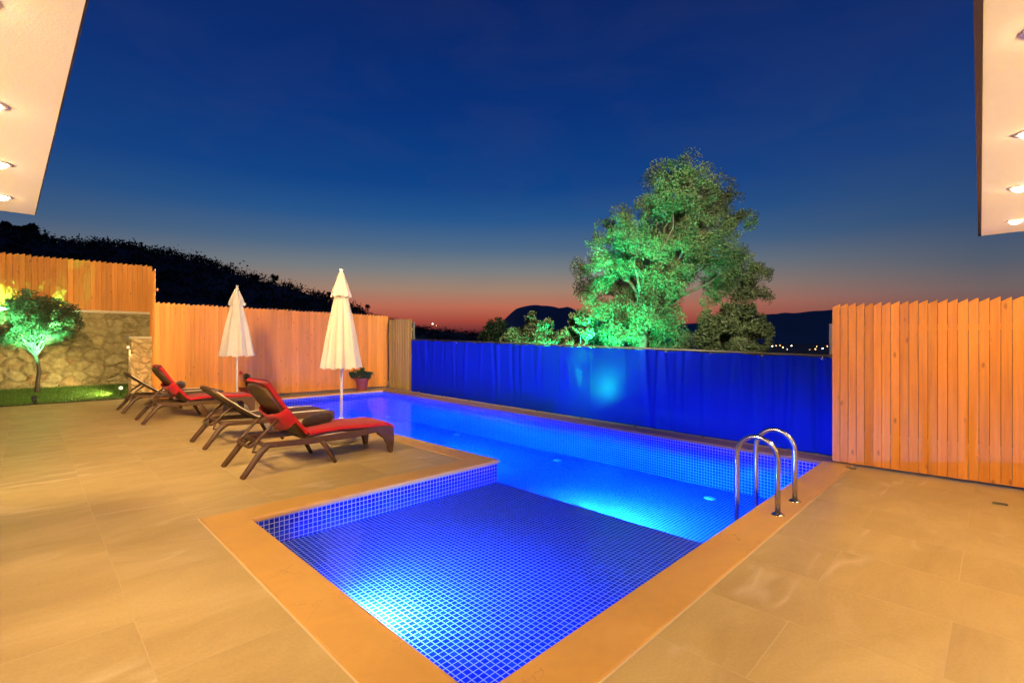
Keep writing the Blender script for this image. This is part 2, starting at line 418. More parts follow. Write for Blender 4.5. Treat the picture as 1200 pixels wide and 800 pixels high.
# ------------------------------------------------------------------ world and camera
w = bpy.data.worlds.new('World'); S.world = w; w.use_nodes = True
t = NT(w); bg = t.n['Background']
SUN_AZ = math.atan2(-70, F_PX)                                  # the glow lies a little left of the view axis
sd = Vector((math.sin(R(45) + SUN_AZ), math.cos(R(45) + SUN_AZ), 0))
gen = t.add('ShaderNodeTexCoord').outputs['Generated']
sp = t.add('ShaderNodeSeparateXYZ'); t.link(gen, sp.inputs[0])
def c8(r, g, b):
    f = lambda c: (c / 255 / 12.92) if c / 255 <= .04045 else ((c / 255 + .055) / 1.055) ** 2.4
    return (f(r), f(g), f(b))
zc = t.math('MAXIMUM', sp.outputs[2], 0)
warm = t.ramp(zc, [(0, c8(58, 26, 38)), (.02, c8(98, 42, 48)), (.042, c8(166, 70, 58)), (.070, c8(188, 106, 82)), (.104, c8(162, 130, 110)), (.142, c8(122, 126, 128)),
                   (.185, c8(78, 106, 136)), (.24, c8(36, 86, 142)), (.30, c8(8, 66, 136)), (.42, c8(2, 50, 124)), (.58, c8(2, 36, 106)), (1, c8(4, 22, 66))])
cool = t.ramp(zc, [(0, c8(52, 36, 46)), (.02, c8(80, 50, 54)), (.045, c8(122, 80, 74)), (.08, c8(112, 98, 98)), (.12, c8(82, 92, 108)),
                   (.19, c8(44, 76, 118)), (.30, c8(24, 62, 122)), (.43, c8(16, 48, 112)), (.60, c8(14, 36, 94)), (1, c8(8, 22, 62))])
dot = t.add('ShaderNodeVectorMath', operation='DOT_PRODUCT'); t.link(gen, dot.inputs[0]); dot.inputs[1].default_value = sd
hz = t.math('MULTIPLY', t.math('SUBTRACT', dot.outputs['Value'], .62), 1 / .36, clamp=True)
grad = t.mix(hz, cool, warm)
cn = t.noise(t.mapping(gen, scale=(3, 3, 9)), 1.3, 4, .55, .6)
grad = t.mix(t.math('MULTIPLY', t.ramp(cn, [(.45, (0, 0, 0)), (.75, (1, 1, 1))]), .06), grad, c8(92, 88, 104))
sky = t.add('ShaderNodeTexSky', sky_type='NISHITA'); sky.sun_disc = False
sky.sun_elevation = R(-3.5); sky.sun_rotation = R(45) + SUN_AZ; sky.altitude = 100
scl = t.add('ShaderNodeVectorMath', operation='SCALE'); t.link(sky.outputs[0], scl.inputs[0]); scl.inputs['Scale'].default_value = .02
ad = t.add('ShaderNodeVectorMath', operation='ADD'); t.link(grad, ad.inputs[0]); t.link(scl.outputs[0], ad.inputs[1])
t.link(ad.outputs[0], bg.inputs[0]); bg.inputs[1].default_value = 1.0

cam = bpy.data.cameras.new('camera'); cam.lens = F_PX / 1200 * 36; cam.sensor_width = 36; cam.clip_start = .05; cam.clip_end = 60000
co_ = bpy.data.objects.new('camera', cam); COL.objects.link(co_)
co_.location = (0, 0, CAM_H); co_.rotation_euler = (R(90), 0, R(-45)); S.camera = co_
S.view_settings.view_transform = 'Standard'; S.view_settings.look = 'None'; S.view_settings.exposure = 0; S.view_settings.gamma = 1
S.render.engine = 'CYCLES'; S.cycles.use_denoising = True; S.cycles.max_bounces = 10; S.cycles.transparent_max_bounces = 16
S.cycles.sample_clamp_indirect = 6; S.cycles.caustics_reflective = False; S.cycles.caustics_refractive = False

def ray(px, d):
    """(x, y) of the point at depth d metres in front of the eye in the direction of photo column px"""
    l = (px - 600) / F_PX * d
    return ((l + d) / SQ, (d - l) / SQ)
def zat(py, d): return CAM_H - (py - 400) / F_PX * d

# ------------------------------------------------------------------ pool, deck, lawn
WZ = -.112
IN = [(1.28, 1.48), (6.80, 1.48), (7.50, 12.90), (4.07, 12.90), (4.07, 4.33), (1.28, 4.33)]
OUT = [(1.0, 1.20), (7.07, 1.20), (7.81, 13.25), (3.79, 13.25), (3.79, 4.61), (1.0, 4.61)]
mb = MB()
def flat(pts, z): mb.poly([(x, y, z) for x, y in pts])
LAWN_Y, WALL_Y = 15.6, 17.2
flat([(-5, -5), (1, -5), (1, LAWN_Y), (-5, LAWN_Y)], 0)
flat([(1, -5), (9.5, -5), (9.5, 1.2), (1, 1.2)], 0)
flat([(1, 4.61), (3.79, 4.61), (3.79, LAWN_Y), (1, LAWN_Y)], 0)
flat([(3.79, 13.25), (9.5, 13.25), (9.5, LAWN_Y), (3.79, LAWN_Y)], 0)
flat([(7.07, 1.2), (9.5, 1.2), (9.5, 13.25), (7.81, 13.25)], 0)
flat([(1.9, LAWN_Y), (9.5, LAWN_Y), (9.5, 18), (1.9, 18)], 0)
rim = [(-5, -5), (9.5, -5), (9.5, 18), (1.9, 18), (1.9, LAWN_Y), (-5, LAWN_Y)]
for i in range(6):
    a, b = rim[i], rim[(i + 1) % 6]
    mb.poly([(*a, 0), (*a, -1.5), (*b, -1.5), (*b, 0)])
tag(mb.build('deck', M['deck']), kind='structure')

mb = MB()
NOSE = .022
n = len(IN)
def inset(i):
    """inner outline moved towards the water by the nose of the coping"""
    a, b, c = Vector(IN[i - 1]), Vector(IN[i]), Vector(IN[(i + 1) % n])
    d1 = (b - a).normalized(); d2 = (c - b).normalized()
    n1 = Vector((-d1.y, d1.x)); n2 = Vector((-d2.y, d2.x))
    m_ = n1 + n2; m_ = m_ / m_.length_squared * 2
    return b + m_ * NOSE
NI = [inset(i) for i in range(n)]
acc = 0
prof = [(0, .009), (.012, .009)]
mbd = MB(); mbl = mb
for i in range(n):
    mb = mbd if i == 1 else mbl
    j = (i + 1) % n
    a, b, oa, ob = NI[i], NI[j], Vector(OUT[i]), Vector(OUT[j]); L = (b - a).length
    a1 = a + (oa - a).normalized() * .010; b1 = b + (ob - b).normalized() * .010
    ta, tb = oa.lerp(a, .03), ob.lerp(b, .03)
    u0, u1 = acc, acc + L; acc += L
    uvq = [(u0, 0), (u1, 0), (u1, .3), (u0, .3)]
    mb.poly([(*a1, .009), (*b1, .009), (*tb, .009), (*ta, .009)][::-1], uvq[::-1])
    mb.poly([(*ta, .009), (*tb, .009), (*ob, .0), (*oa, .0)][::-1], uvq[::-1])
    mb.poly([(*a, .0), (*b, .0), (*b1, .009), (*a1, .009)][::-1], uvq[::-1])
    mb.poly([(*a, -.028), (*b, -.028), (*b, 0), (*a, 0)][::-1], uvq[::-1])
    ia, ib = Vector(IN[i]), Vector(IN[j])
    ia = a.lerp(oa, .2); ib = b.lerp(ob, .2)
    mb.poly([(*ia, -.028), (*ib, -.028), (*b, -.028), (*a, -.028)][::-1], uvq[::-1])
tag(mbl.build('pool_coping', M['coping']), kind='structure')
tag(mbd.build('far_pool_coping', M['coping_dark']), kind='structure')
mb = MB()
JW = .011
def outset(i):
    b = Vector(OUT[i]); p = Vector(OUT[i - 1]); q = Vector(OUT[(i + 1) % n])
    d1 = (b - p).normalized(); d2 = (q - b).normalized()
    n1 = Vector((d1.y, -d1.x)); n2 = Vector((d2.y, -d2.x)); m_ = n1 + n2; m_ = m_ / m_.length_squared * 2
    return b + m_ * JW
OO = [outset(i) for i in range(n)]
for i in range(n):
    j = (i + 1) % n
    mb.poly([(*OUT[i], .004), (*OUT[j], .004), (*OO[j], .004), (*OO[i], .004)][::-1])
tag(mb.build('coping_joint', M['grout']), kind='structure')

SH, DF0, DF1 = -.262, -.60, -.74
mb = MB(); acc = 0
def wall(a, b, zt, za, zb):
    global acc
    L = (Vector(b) - Vector(a)).length
    mb.poly([(*a, zt), (*b, zt), (*b, zb), (*a, za)], [(acc, zt), (acc + L, zt), (acc + L, zb), (acc, za)]); acc += L
fz = lambda y: DF0 + (DF1 - DF0) * (y - 1.48) / 11.42
TOPW = -.002
SE = (4.07, 1.48)
wall(IN[5], IN[0], TOPW, SH, SH); wall(IN[0], SE, TOPW, SH, SH); wall(SE, IN[1], TOPW, DF0, DF0)
wall(IN[1], IN[2], TOPW, DF0, DF1); wall(IN[2], IN[3], TOPW, DF1, DF1); wall(IN[3], IN[4], TOPW, DF1, fz(4.33)); acc = 0
wall(IN[4], IN[5], TOPW, SH, SH)
wall(SE, IN[4], SH, DF0, fz(4.33))
mb.poly([(*IN[0], SH), (*SE, SH), (*IN[4], SH), (*IN[5], SH)])
mb.poly([(*SE, DF0), (*IN[1], DF0), (*IN[2], DF1), (*IN[3], DF1)])
tag(mb.build('pool_basin', M['mosaic']), kind='structure')

mb = MB()
Wp = [(1.25, 1.45), (6.83, 1.45), (7.53, 12.93), (4.04, 12.93), (4.04, 4.36), (1.25, 4.36)]
k = len(Wp)
mb.v = [(x, y, WZ) for x, y in Wp] + [(x, y, -.86) for x, y in Wp]
mb.face([0, 1, 4, 5]); mb.face([1, 2, 3, 4])
mb.face([11, 10, 7, 6]); mb.face([10, 9, 8, 7])
for i in range(k): j = (i + 1) % k; mb.face([j, i, k + i, k + j])
tag(mb.build('water', M['water']), kind='structure')

# lawn: a sloping bed with blades
lz = lambda y: .015 + .25 * max(0, min(1, (y - LAWN_Y) / (WALL_Y - LAWN_Y)))
mb = MB()
mb.poly([(-5, LAWN_Y, lz(LAWN_Y)), (2.05, LAWN_Y, lz(LAWN_Y)), (2.05, WALL_Y + .1, lz(WALL_Y)), (-5, WALL_Y + .1, lz(WALL_Y))])
mb.poly([(-5, LAWN_Y, lz(LAWN_Y)), (-5, LAWN_Y, -.02), (2.05, LAWN_Y, -.02), (2.05, LAWN_Y, lz(LAWN_Y))])
tag(mb.build('lawn_soil', M['soil']), kind='structure')
mb = MB()
for i in range(20000):
    x = random.uniform(-2.6, 2.0); y = random.uniform(LAWN_Y + .02, WALL_Y - .05); z = lz(y)
    a = random.uniform(0, 2 * PI); h = random.uniform(.025, .065); wd = random.uniform(.005, .010)
    lx, ly = random.gauss(0, .02), random.gauss(0, .02); mb.t = random.random()
    c, s = math.cos(a) * wd, math.sin(a) * wd
    mb.poly([(x - c, y - s, z), (x + c, y + s, z), (x + lx, y + ly, z + h)])
tag(mb.build('grass', M['grass']), 'short green lawn grass in front of the stone wall', 'grass', kind='stuff')

# ------------------------------------------------------------------ far terrain, hills, mountains
def sm(x): x = max(0, min(1, x)); return x * x * (3 - 2 * x)
def base_z(r): return -.95 - 10.5 * sm((r - 25) / 500)
RIDGE = [(-900, 250), (-400, 256), (-100, 264), (0, 278), (40, 283), (85, 289), (130, 291), (180, 300), (215, 305), (250, 314), (275, 322), (300, 330), (340, 339),
         (380, 352), (420, 364), (455, 374), (490, 383), (520, 387), (560, 391), (600, 399), (640, 408)]
def ridge_y(px):
    if px <= RIDGE[0][0]: return RIDGE[0][1]
    for (a, ya), (b, yb) in zip(RIDGE, RIDGE[1:]):
        if a <= px <= b: return ya + (yb - ya) * (px - a) / (b - a)
    return 412
RD = 260.0
def az_px(az): return 600 + F_PX * math.tan(az)
def terrain_z(r, az):
    z = base_z(r)
    if -R(80) < az < R(6):
        px = az_px(az)
        tan_e = (400 - ridge_y(px)) / F_PX * math.cos(az)
        zr = CAM_H + RD * tan_e - 2.2
        amp = max(0, zr - base_z(RD))
        if r < RD: k_ = sm((r - 45) / (RD - 45)) ** 1.0
        else: k_ = 1 - .9 * sm((r - RD) / 420)
        fade = sm((az + R(80)) / R(12))
        z += amp * k_ * fade
        z += noise.noise((math.cos(az) * r * .03, math.sin(az) * r * .03, 3)) * 1.2 * sm((r - 60) / 80)
    return z
mb = MB()
rad = [0, 12, 22, 32, 45, 60, 80, 105, 130, 160, 190, 220, 240, 260, 280, 310, 360, 430, 520, 650, 800, 1200, 2000, 4000, 9000, 20000, 40000]
azs = [R(a / 2) for a in range(-180, 31)] + [R(a) for a in range(20, 270, 5)]
for r in rad:
    for az in azs:
        wa = R(45) + az
        mb.v.append((math.sin(wa) * r, math.cos(wa) * r, terrain_z(r, az)))
na = len(azs)
for i in range(len(rad) - 1):
    for j in range(na):
        j2 = (j + 1) % na
        mb.face((i * na + j, (i + 1) * na + j, (i + 1) * na + j2, i * na + j2)[::-1])
tag(mb.build('terrain', M['scrub'], smooth=True), kind='structure')
def ground_pt(px, d):
    """a point standing on the terrain in the direction px"""
    az = math.atan((px - 600) / F_PX); r = d
    return (math.sin(R(45) + az) * r, math.cos(R(45) + az) * r, terrain_z(r, az))

MT = [(300, 396), (470, 393), (560, 391), (583, 385), (592, 373), (603, 363), (614, 359), (626, 357), (642, 358), (655, 361), (666, 359), (676, 364), (690, 371), (720, 379),
      (780, 382), (850, 375), (880, 371), (905, 367.5), (920, 366.5), (932, 367), (950, 364.5), (975, 363), (1050, 359), (1150, 357), (1400, 352), (1900, 360)]
def mt_y(px):
    for (a, ya), (b, yb) in zip(MT, MT[1:]):
        if a <= px <= b: return ya + (yb - ya) * (px - a) / (b - a)
    return 396
mb = MB(); cols = []
for i in range(0, 321):
    px = 300 + 1600 * i / 320
    az = math.atan((px - 600) / F_PX); te = (400 - mt_y(px)) / F_PX * math.cos(az)
    RR = 6000
    zr = CAM_H + RR * te + noise.noise((i * .35, 0, 0)) * 9 + noise.noise((i * 1.3, 4, 0)) * 4
    wa = R(45) + az; ring = []
    for r, k_ in ((3800, 0), (4500, .18), (5000, .40), (5500, .68), (5800, .88), (6000, 1), (6300, .9), (7000, .6), (8500, 0)):
        rr = r + 160 * noise.noise((i * .11, r * .001, 2)) * (0 if k_ == 1 else 1)
        z = -14 + (zr + 14) * k_ + (0 if k_ in (0, 1) else 30 * noise.noise((i * .12, r * .002, 7)) * min(1, zr / 300))
        ring.append(len(mb.v)); mb.v.append((math.sin(wa) * rr, math.cos(wa) * rr, z))
    cols.append(ring)
for a, b in zip(cols, cols[1:]):
    for q in range(len(a) - 1): mb.face((a[q], b[q], b[q + 1], a[q + 1]))
tag(mb.build('mountains', M['rock'], smooth=True), kind='structure')

# ------------------------------------------------------------------ foliage
def leaf(mb, p, L, W, tone):
    a = Vector((random.gauss(0, 1), random.gauss(0, 1), random.gauss(0, .8)))
    if a.length < .01: a = Vector((1, 0, 0))
    a.normalize(); b = a.orthogonal(); b.rotate(Matrix.Rotation(random.uniform(0, 2 * PI), 3, a)); b.normalize()
    p = Vector(p); mb.t = tone
    mb.poly([p - a * L * .5, p + b * W * .5, p + a * L * .5, p - b * W * .5])
def crown(mb, blobs, count, L, W, gap=.0, freq=2.0, seed=0, shell=.55):
    tot = sum(b[3] ** 2.4 for b in blobs)
    for (x, y, z, r) in blobs:
        m_ = int(count * r ** 2.4 / tot)
        k_ = 0; tries = 0
        while k_ < m_ and tries < m_ * 6:
            tries += 1
            d = Vector((random.gauss(0, 1), random.gauss(0, 1), random.gauss(0, 1))); d.normalize()
            rr = r * (random.random() ** shell) * (1 + .22 * noise.noise((d.x * 2 + seed, d.y * 2 + x, d.z * 2 + z)))
            p = Vector((x, y, z)) + d * rr
            nz = noise.noise((p.x * freq + seed, p.y * freq, p.z * freq))
            if nz < gap: continue
            k_ += 1
            s = random.uniform(.7, 1.3)
            leaf(mb, p, L * s, W * s, max(0, min(1, .45 + .5 * noise.noise((p.x * 1.3, p.y * 1.3, p.z * 1.3 + seed)) + random.gauss(0, .22))))
def limb(mb, a, b, r0, r1, wob=.1, k_=6, seg=7):
    a, b = Vector(a), Vector(b); pts = []; rs = []
    for i in range(k_ + 1):
        f = i / k_; p = a.lerp(b, f)
        if 0 < i < k_: p += Vector((random.gauss(0, wob), random.gauss(0, wob), random.gauss(0, wob * .4)))
        pts.append(p); rs.append(r0 + (r1 - r0) * f)
    mb.tube(pts, rs, seg); return pts
def tree(name, label, cat, base, blobs, count, L, W, leafm, r0, fork=.35, group=None, gap=-.12, freq=2.2, limbs=None, lean=(0, 0), seed=0):
    """trunk with limbs that run into the crown's clumps; blobs are (x, y, z, r) relative to the base"""
    o = thing(name, label, cat, base, group=group)
    tb = MB(); top = max(b[2] for b in blobs)
    fx = (lean[0], lean[1], top * fork)
    tr = limb(tb, (0, 0, -.1), fx, r0, r0 * .62, r0 * .25, 6, 9)
    bl = sorted(blobs, key=lambda b: -b[3])[:limbs or 12]
    for b in bl:
        mid = Vector(fx).lerp(Vector(b[:3]), .5) + Vector((random.gauss(0, .1), random.gauss(0, .1), .08 * top * random.random()))
        limb(tb, fx, mid, r0 * .45, r0 * .25, r0 * .3, 4, 6)
        limb(tb, mid, b[:3], r0 * .25, r0 * .08, r0 * .3, 4, 5)
        for q in range(3):
            d = Vector((random.gauss(0, 1), random.gauss(0, 1), random.gauss(0, .8))).normalized() * b[3] * .9
            limb(tb, b[:3], Vector(b[:3]) + d, r0 * .09, r0 * .03, r0 * .15, 3, 4)
    tb.build('trunk', M['bark'], o, smooth=True)
    cb = MB(); crown(cb, blobs, count, L, W, gap, freq, seed)
    cb.build('crown', leafm, o)
    return o
def pix_blobs(lst, d, base, depth, sx=1.0, ox=560, oy=170, sc=1 / 2.857):
    """clumps measured on the photo, given real positions at about depth d behind the tarp"""
    out = []
    for (cx, cy, r) in lst:
        px, py = ox + cx * sc, oy + cy * sc
        dd = d + random.uniform(-depth, depth)
        x, y = ray(px, dd)
        out.append((x - base[0], y - base[1], zat(py, dd) - base[2], 1.12 * r * sc / F_PX * dd))
    return out
BD = 13.0
bx, by = ray(741, BD); bt = (bx, by, -1.0)
BIG = [(660, 270, 120), (560, 430, 120), (760, 320, 100), (560, 560, 110), (840, 430, 80), (690, 170, 100), (640, 400, 100), (450, 430, 80), (500, 300, 70), (690, 105, 75), (615, 115, 60), (760, 130, 65), (820, 175, 60), (860, 260, 52), (895, 250, 40), (700, 200, 85), (640, 190, 60), (780, 230, 65), (590, 215, 55), (565, 205, 40),
       (480, 235, 38), (430, 290, 45), (395, 320, 34), (500, 310, 50), (575, 310, 52), (650, 300, 66), (720, 310, 66), (400, 385, 45), (350, 410, 40), (460, 390, 55), (540, 400, 66),
       (620, 400, 66), (700, 395, 60), (790, 380, 60), (860, 370, 48), (920, 410, 46), (950, 430, 34), (955, 505, 34), (880, 460, 58), (810, 450, 56), (850, 515, 46), (920, 490, 46), (780, 520, 34),
       (370, 480, 50), (440, 480, 60), (520, 490, 66), (600, 490, 62), (655, 480, 40), (400, 560, 52), (470, 570, 60), (550, 580, 62), (630, 575, 56), (480, 640, 62), (570, 655, 60), (650, 640, 56), (690, 660, 40), (440, 620, 40)]
big = tree('olive_tree', 'tall broad tree behind the blue screen, its left half lit green', 'tree', bt, pix_blobs(BIG, BD, bt, 1.1), 200000, .060, .023, M['leaf_olive'], .17,
           fork=.42, gap=-.03, freq=2.8, limbs=26, lean=(.35, -.15))
def bush(name, label, cat, px, d, lst, count, leafm, L=.08, W=.03, r0=.05, depth=.35, gap=-.1, group=None, seed=1):
    x, y = ray(px, d); b = (x, y, -1.0)
    return tree(name, label, cat, b, pix_blobs(lst, d, b, depth), count, L, W, leafm, r0, .3, group, gap, 3.0, 8, seed=seed)
bush('leafy_shrub', 'broad dim olive-brown shrub under the right side of the tall tree', 'shrub', 852, 12.0,
     [(800, 610, 60), (860, 600, 60), (920, 610, 46), (840, 660, 60), (900, 665, 56), (770, 650, 46), (950, 660, 30), (890, 560, 40), (960, 630, 26), (830, 565, 34), (975, 610, 14)], 26000, M['leaf_olive'], .085, .034, seed=5)
bush('young_tree', 'small green-lit sapling beside the left foot of the tall tree', 'tree', 675, 11.2,
     [(330, 600, 36), (320, 650, 42), (350, 575, 26), (300, 640, 28), (345, 690, 40), (360, 630, 26), (305, 690, 34)], 11000, M['leaf_olive'], .085, .034, seed=9)
bush('dark_shrub', 'near-black shrub between the green sapling and the tall tree', 'shrub', 701, 15.5,
     [(400, 640, 42), (430, 655, 36), (370, 660, 36), (410, 690, 46), (450, 690, 40), (380, 600, 24)], 6000, M['leaf_dark'], .09, .035, seed=12)
bush('pale_shrub', 'upright pale olive shrub with spiky tops left of the green sapling', 'shrub', 632, 12.4,
     [(190, 620, 34), (175, 590, 22), (182, 570, 14), (235, 610, 22), (240, 590, 13), (215, 645, 38), (180, 660, 40), (260, 650, 28), (225, 690, 46), (165, 640, 26)], 10000, M['leaf_olive'], .085, .032, seed=15)
bush('low_shrub', 'low rounded brownish shrub leftmost of the lit shrubs over the blue screen', 'shrub', 606, 12.9,
     [(120, 640, 30), (145, 635, 26), (100, 655, 26), (130, 670, 38), (160, 665, 30)], 7000, M['leaf_olive'], .08, .03, seed=18)
bush('dark_tree', 'small black tree in silhouette against the dark mountain', 'tree', 582, 26,
     [(60, 610, 30), (45, 625, 28), (75, 600, 20), (65, 650, 44), (30, 650, 28), (100, 650, 30), (68, 585, 10), (40, 600, 10)], 6000, M['leaf_dark'], .16, .07, .09, .8, seed=21)

# woods on the hill: stuff, and the trees that stand out on its skyline
mb = MB()
for i in range(2600):
    if i < 1500: px = random.uniform(-140, 560); d = RD + random.uniform(-14, 4); s = random.uniform(.6, 1.5)
    else: px = random.uniform(-200, 600); d = random.uniform(120, 250); s = random.uniform(1.0, 2.4)
    g = ground_pt(px, d)
    if px > 430: s *= .7
    mb.t = random.random()
    for q in range(34):
        c = (g[0] + random.gauss(0, s * .6), g[1] + random.gauss(0, s * .6), g[2] + s * (.35 + abs(random.gauss(0, .5))))
        leaf(mb, c, s * random.uniform(.25, .5), s * random.uniform(.2, .35), random.random())
tag(mb.build('hill_woods', M['leaf_hill']), 'black woods covering the hill against the dusk sky', 'woods', kind='stuff')
def sky_tree(px, py_top, py_bot, wpx, label, umb=False):
    d = RD - 6; az = math.atan((px - 600) / F_PX); k_ = d / math.cos(0)
    g = ground_pt(px, d)
    zt = CAM_H + (400 - py_top) / F_PX * math.cos(az) * d; zb = CAM_H + (400 - py_bot) / F_PX * math.cos(az) * d
    rr = wpx / 2 / F_PX * math.cos(az) * d
    h = zt - g[2]; cz = (zt + zb) / 2 - g[2]; hh = (zt - zb) / 2
    bl = []
    for q in range(9):
        a = random.uniform(0, 2 * PI); f = random.random() ** .5
        r2 = min(hh, rr) * random.uniform(.5, .75)
        bl.append((math.cos(a) * f * (rr - r2 * .7), math.sin(a) * f * (rr - r2 * .7), cz + random.uniform(-1, 1) * max(0, hh - r2), r2))
    o = thing('hilltop_tree', label, 'tree', g, group='trees on the hill skyline')
    tb = MB(); tb.tube([(0, 0, -.5), (.1, 0, cz * .5), (0, .1, cz)], [rr * .12, rr * .09, rr * .06], 6); tb.build('trunk', M['bark'], o, smooth=True)
    cb = MB(); crown(cb, bl, 1300, rr * .28, rr * .15, -.2, 1.2, px); cb.build('crown', M['leaf_hill'], o)
sky_tree(14, 261, 277, 50, 'wide flat-topped black tree at the left end of the hill skyline')
sky_tree(85, 282, 291, 26, 'broad low black tree on the skyline above the upper wooden fence')
sky_tree(148, 286, 296, 14, 'narrow peaked black tree on the skyline near the end of the upper fence')
sky_tree(322, 321, 329, 9, 'small round black tree alone on the slope between the two parasols')
sky_tree(387, 341, 350, 10, 'black tree on the hill skyline touching the left of the near parasol top')
sky_tree(431, 356, 362, 6, 'tiny round black tree on the hill skyline right of the near parasol')

# ------------------------------------------------------------------ town lights far off in the valley
LT = [(884, 409.5, 0, 1), (905, 405.5, 1, 1), (909.5, 405, 0, .7), (917.5, 407, 0, 1), (922.5, 409.8, 1, 1), (927.5, 405.2, 1, .9), (927.8, 414.5, 1, .8), (910, 415.3, 1, 1.1), (904, 414.5, 0, .6), (914, 404.7, 0, .6),
      (899, 407.5, 0, .6), (952.5, 410.8, 1, 1.1), (955.5, 409, 0, .9), (964, 408.2, 1, .9), (969.5, 405.7, 0, .7), (949, 409.7, 0, .6), (957, 406, 0, .6), (893, 411, 0, .6)]
proto = {}
for (px, py, kind, sc) in LT:
    r = 620 if py > 412 else 900
    az = math.atan((px - 600) / F_PX); g = ground_pt(px, r)
    z = CAM_H + (400 - py) / F_PX * math.cos(az) * r
    o = thing('street_lamp', 'distant ' + ('white' if kind else 'amber') + ' town light twinkling in the valley above the right end of the screen', 'street lamp', g, group='distant %s town lights' % ('white' if kind else 'amber'))
    p = MB(); hgt = z - g[2]; p.tube([(0, 0, -.3), (0, 0, hgt)], .12, 5); p.build('pole', M['post'], o)
    p = MB(); p.ball((0, 0, hgt + .1), .66 * sc * r / 900 * 1.25, 8, 6); p.build('lamp_globe', M['town_b' if kind else 'town_a'], o)
for (px, py, kind, sc, lab) in [(507, 379.5, 1, 1.0, 'white lamp of a far house on the dark hill left of the mountain'), (511.5, 381.5, 0, .6, 'faint amber lamp just right of the far white lamp on the hill')]:
    r = 250; az = math.atan((px - 600) / F_PX); g = ground_pt(px, r); z = CAM_H + (400 - py) / F_PX * math.cos(az) * r
    o = thing('street_lamp', lab, 'street lamp', g)
    p = MB(); hgt = max(1.5, z - g[2]); p.tube([(0, 0, -.3), (0, 0, hgt)], .06, 5); p.build('pole', M['post'], o)
    p = MB(); p.ball((0, 0, hgt + .05), .26 * sc, 8, 6); p.build('lamp_globe', M['town_b' if kind else 'town_a'], o)

# ------------------------------------------------------------------ fences
def fence(name, label, a, b, z0a, z0b, zta, ztb, pitch, mat, rise=.045, flip=False, backside=1, posts=4, group=None, tilt=5, cat='fence', gapf=.955):
    """overlapping upright boards with slanting tops from a to b; rails and posts on the far side"""
    a, b = Vector(a), Vector(b); L = (b - a).length; ang = math.atan2(b.y - a.y, b.x - a.x)
    o = thing(name, label, cat, (a.x, a.y, 0), ang, group)
    mb = MB(); nb = max(1, round(L / pitch)); wv = L / nb
    for i in range(nb):
        f0, f1 = i / nb, (i + 1) / nb; x0, x1 = i * wv, i * wv + wv * gapf
        zb = z0a + (z0b - z0a) * f0; zt = zta + (ztb - zta) * f0 + random.gauss(0, .004)
        mb.t = random.random()
        th = .018; tl = math.tan(R(tilt)) * (x1 - x0)
        y0, y1 = 0, -tl * backside
        dz0, dz1 = (rise, 0) if flip else (0, rise)
        j = random.gauss(0, .0015)
        P = [(x0, y0 + j, zb), (x1, y1 + j, zb), (x1, y1 + j, zt + dz1), (x0, y0 + j, zt + dz0)]
        n_ = len(mb.v); mb.v += P + [(x, y + th * backside, z) for x, y, z in P]
        for q in ((0, 1, 2, 3), (7, 6, 5, 4), (0, 4, 5, 1), (1, 5, 6, 2), (2, 6, 7, 3), (3, 7, 4, 0)): mb.face([n_ + k_ for k_ in q])
    mb.build('board_panel', mat, o)
    zm = min(z0a, z0b)
    for f in (.14, .86):
        r_ = MB(); r_.t = random.random()
        za = z0a + (zta - z0a) * f; zb = z0b + (ztb - z0b) * f
        yy = (.02 + .022) * backside
        r_.prism([(0.02, za - .035), (L - .02, zb - .035), (L - .02, zb + .035), (0.02, za + .035)], yy - .018, yy + .018)
        r_.build('rail', mat, o)
    for k_ in range(posts):
        f = k_ / (posts - 1); x = .06 + (L - .12) * f
        p = MB(); zt = zta + (ztb - zta) * f - .08; p.box((x, .112 * backside, (z0a + zt) / 2 - .05), (.06, .06, zt - z0a + .1)); p.build('post', M['post'], o)
    return o
# local +y is the far side when backside = 1 and the fence runs left to right as seen from the pool
fence('wooden_fence', 'tall bright orange board fence right of the pool ladder', (6.80, 1.40), (7.0, -4.2), .03, .03, 1.855, 1.855, .079, M['wood'], .040, backside=1, posts=4, group='orange board fences around the terrace', tilt=3)
fence('wooden_fence', 'long orange board fence behind the two parasols and flower pots', (2.08, 13.6), (8.08, 13.6), .05, .05, 2.31, 2.22, .098, M['wood'], .05, backside=1, posts=5, group='orange board fences around the terrace', tilt=5)
fence('wooden_fence', 'orange board fence standing on top of the stone wall', (-3.6, 17.24), (2.58, 17.24), 2.34, 2.28, 3.60, 3.58, .112, M['wood'], .05, backside=1, posts=5, group='orange board fences around the terrace', tilt=5)
fence('wooden_fence', 'narrow edge-on orange fence stepping down from the stone wall fence', (2.51, 17.15), (2.10, 13.68), .05, .05, 3.28, 3.06, .10, M['wood'], .05, backside=1, posts=0, tilt=2)
fence('wooden_fence', 'short olive-brown fence panel at the left end of the blue screen', (7.90, 13.25), (7.93, 12.06), .03, .03, 2.12, 2.10, .13, M['wood_olive_lit'], .0, backside=1, posts=2, tilt=1.5)

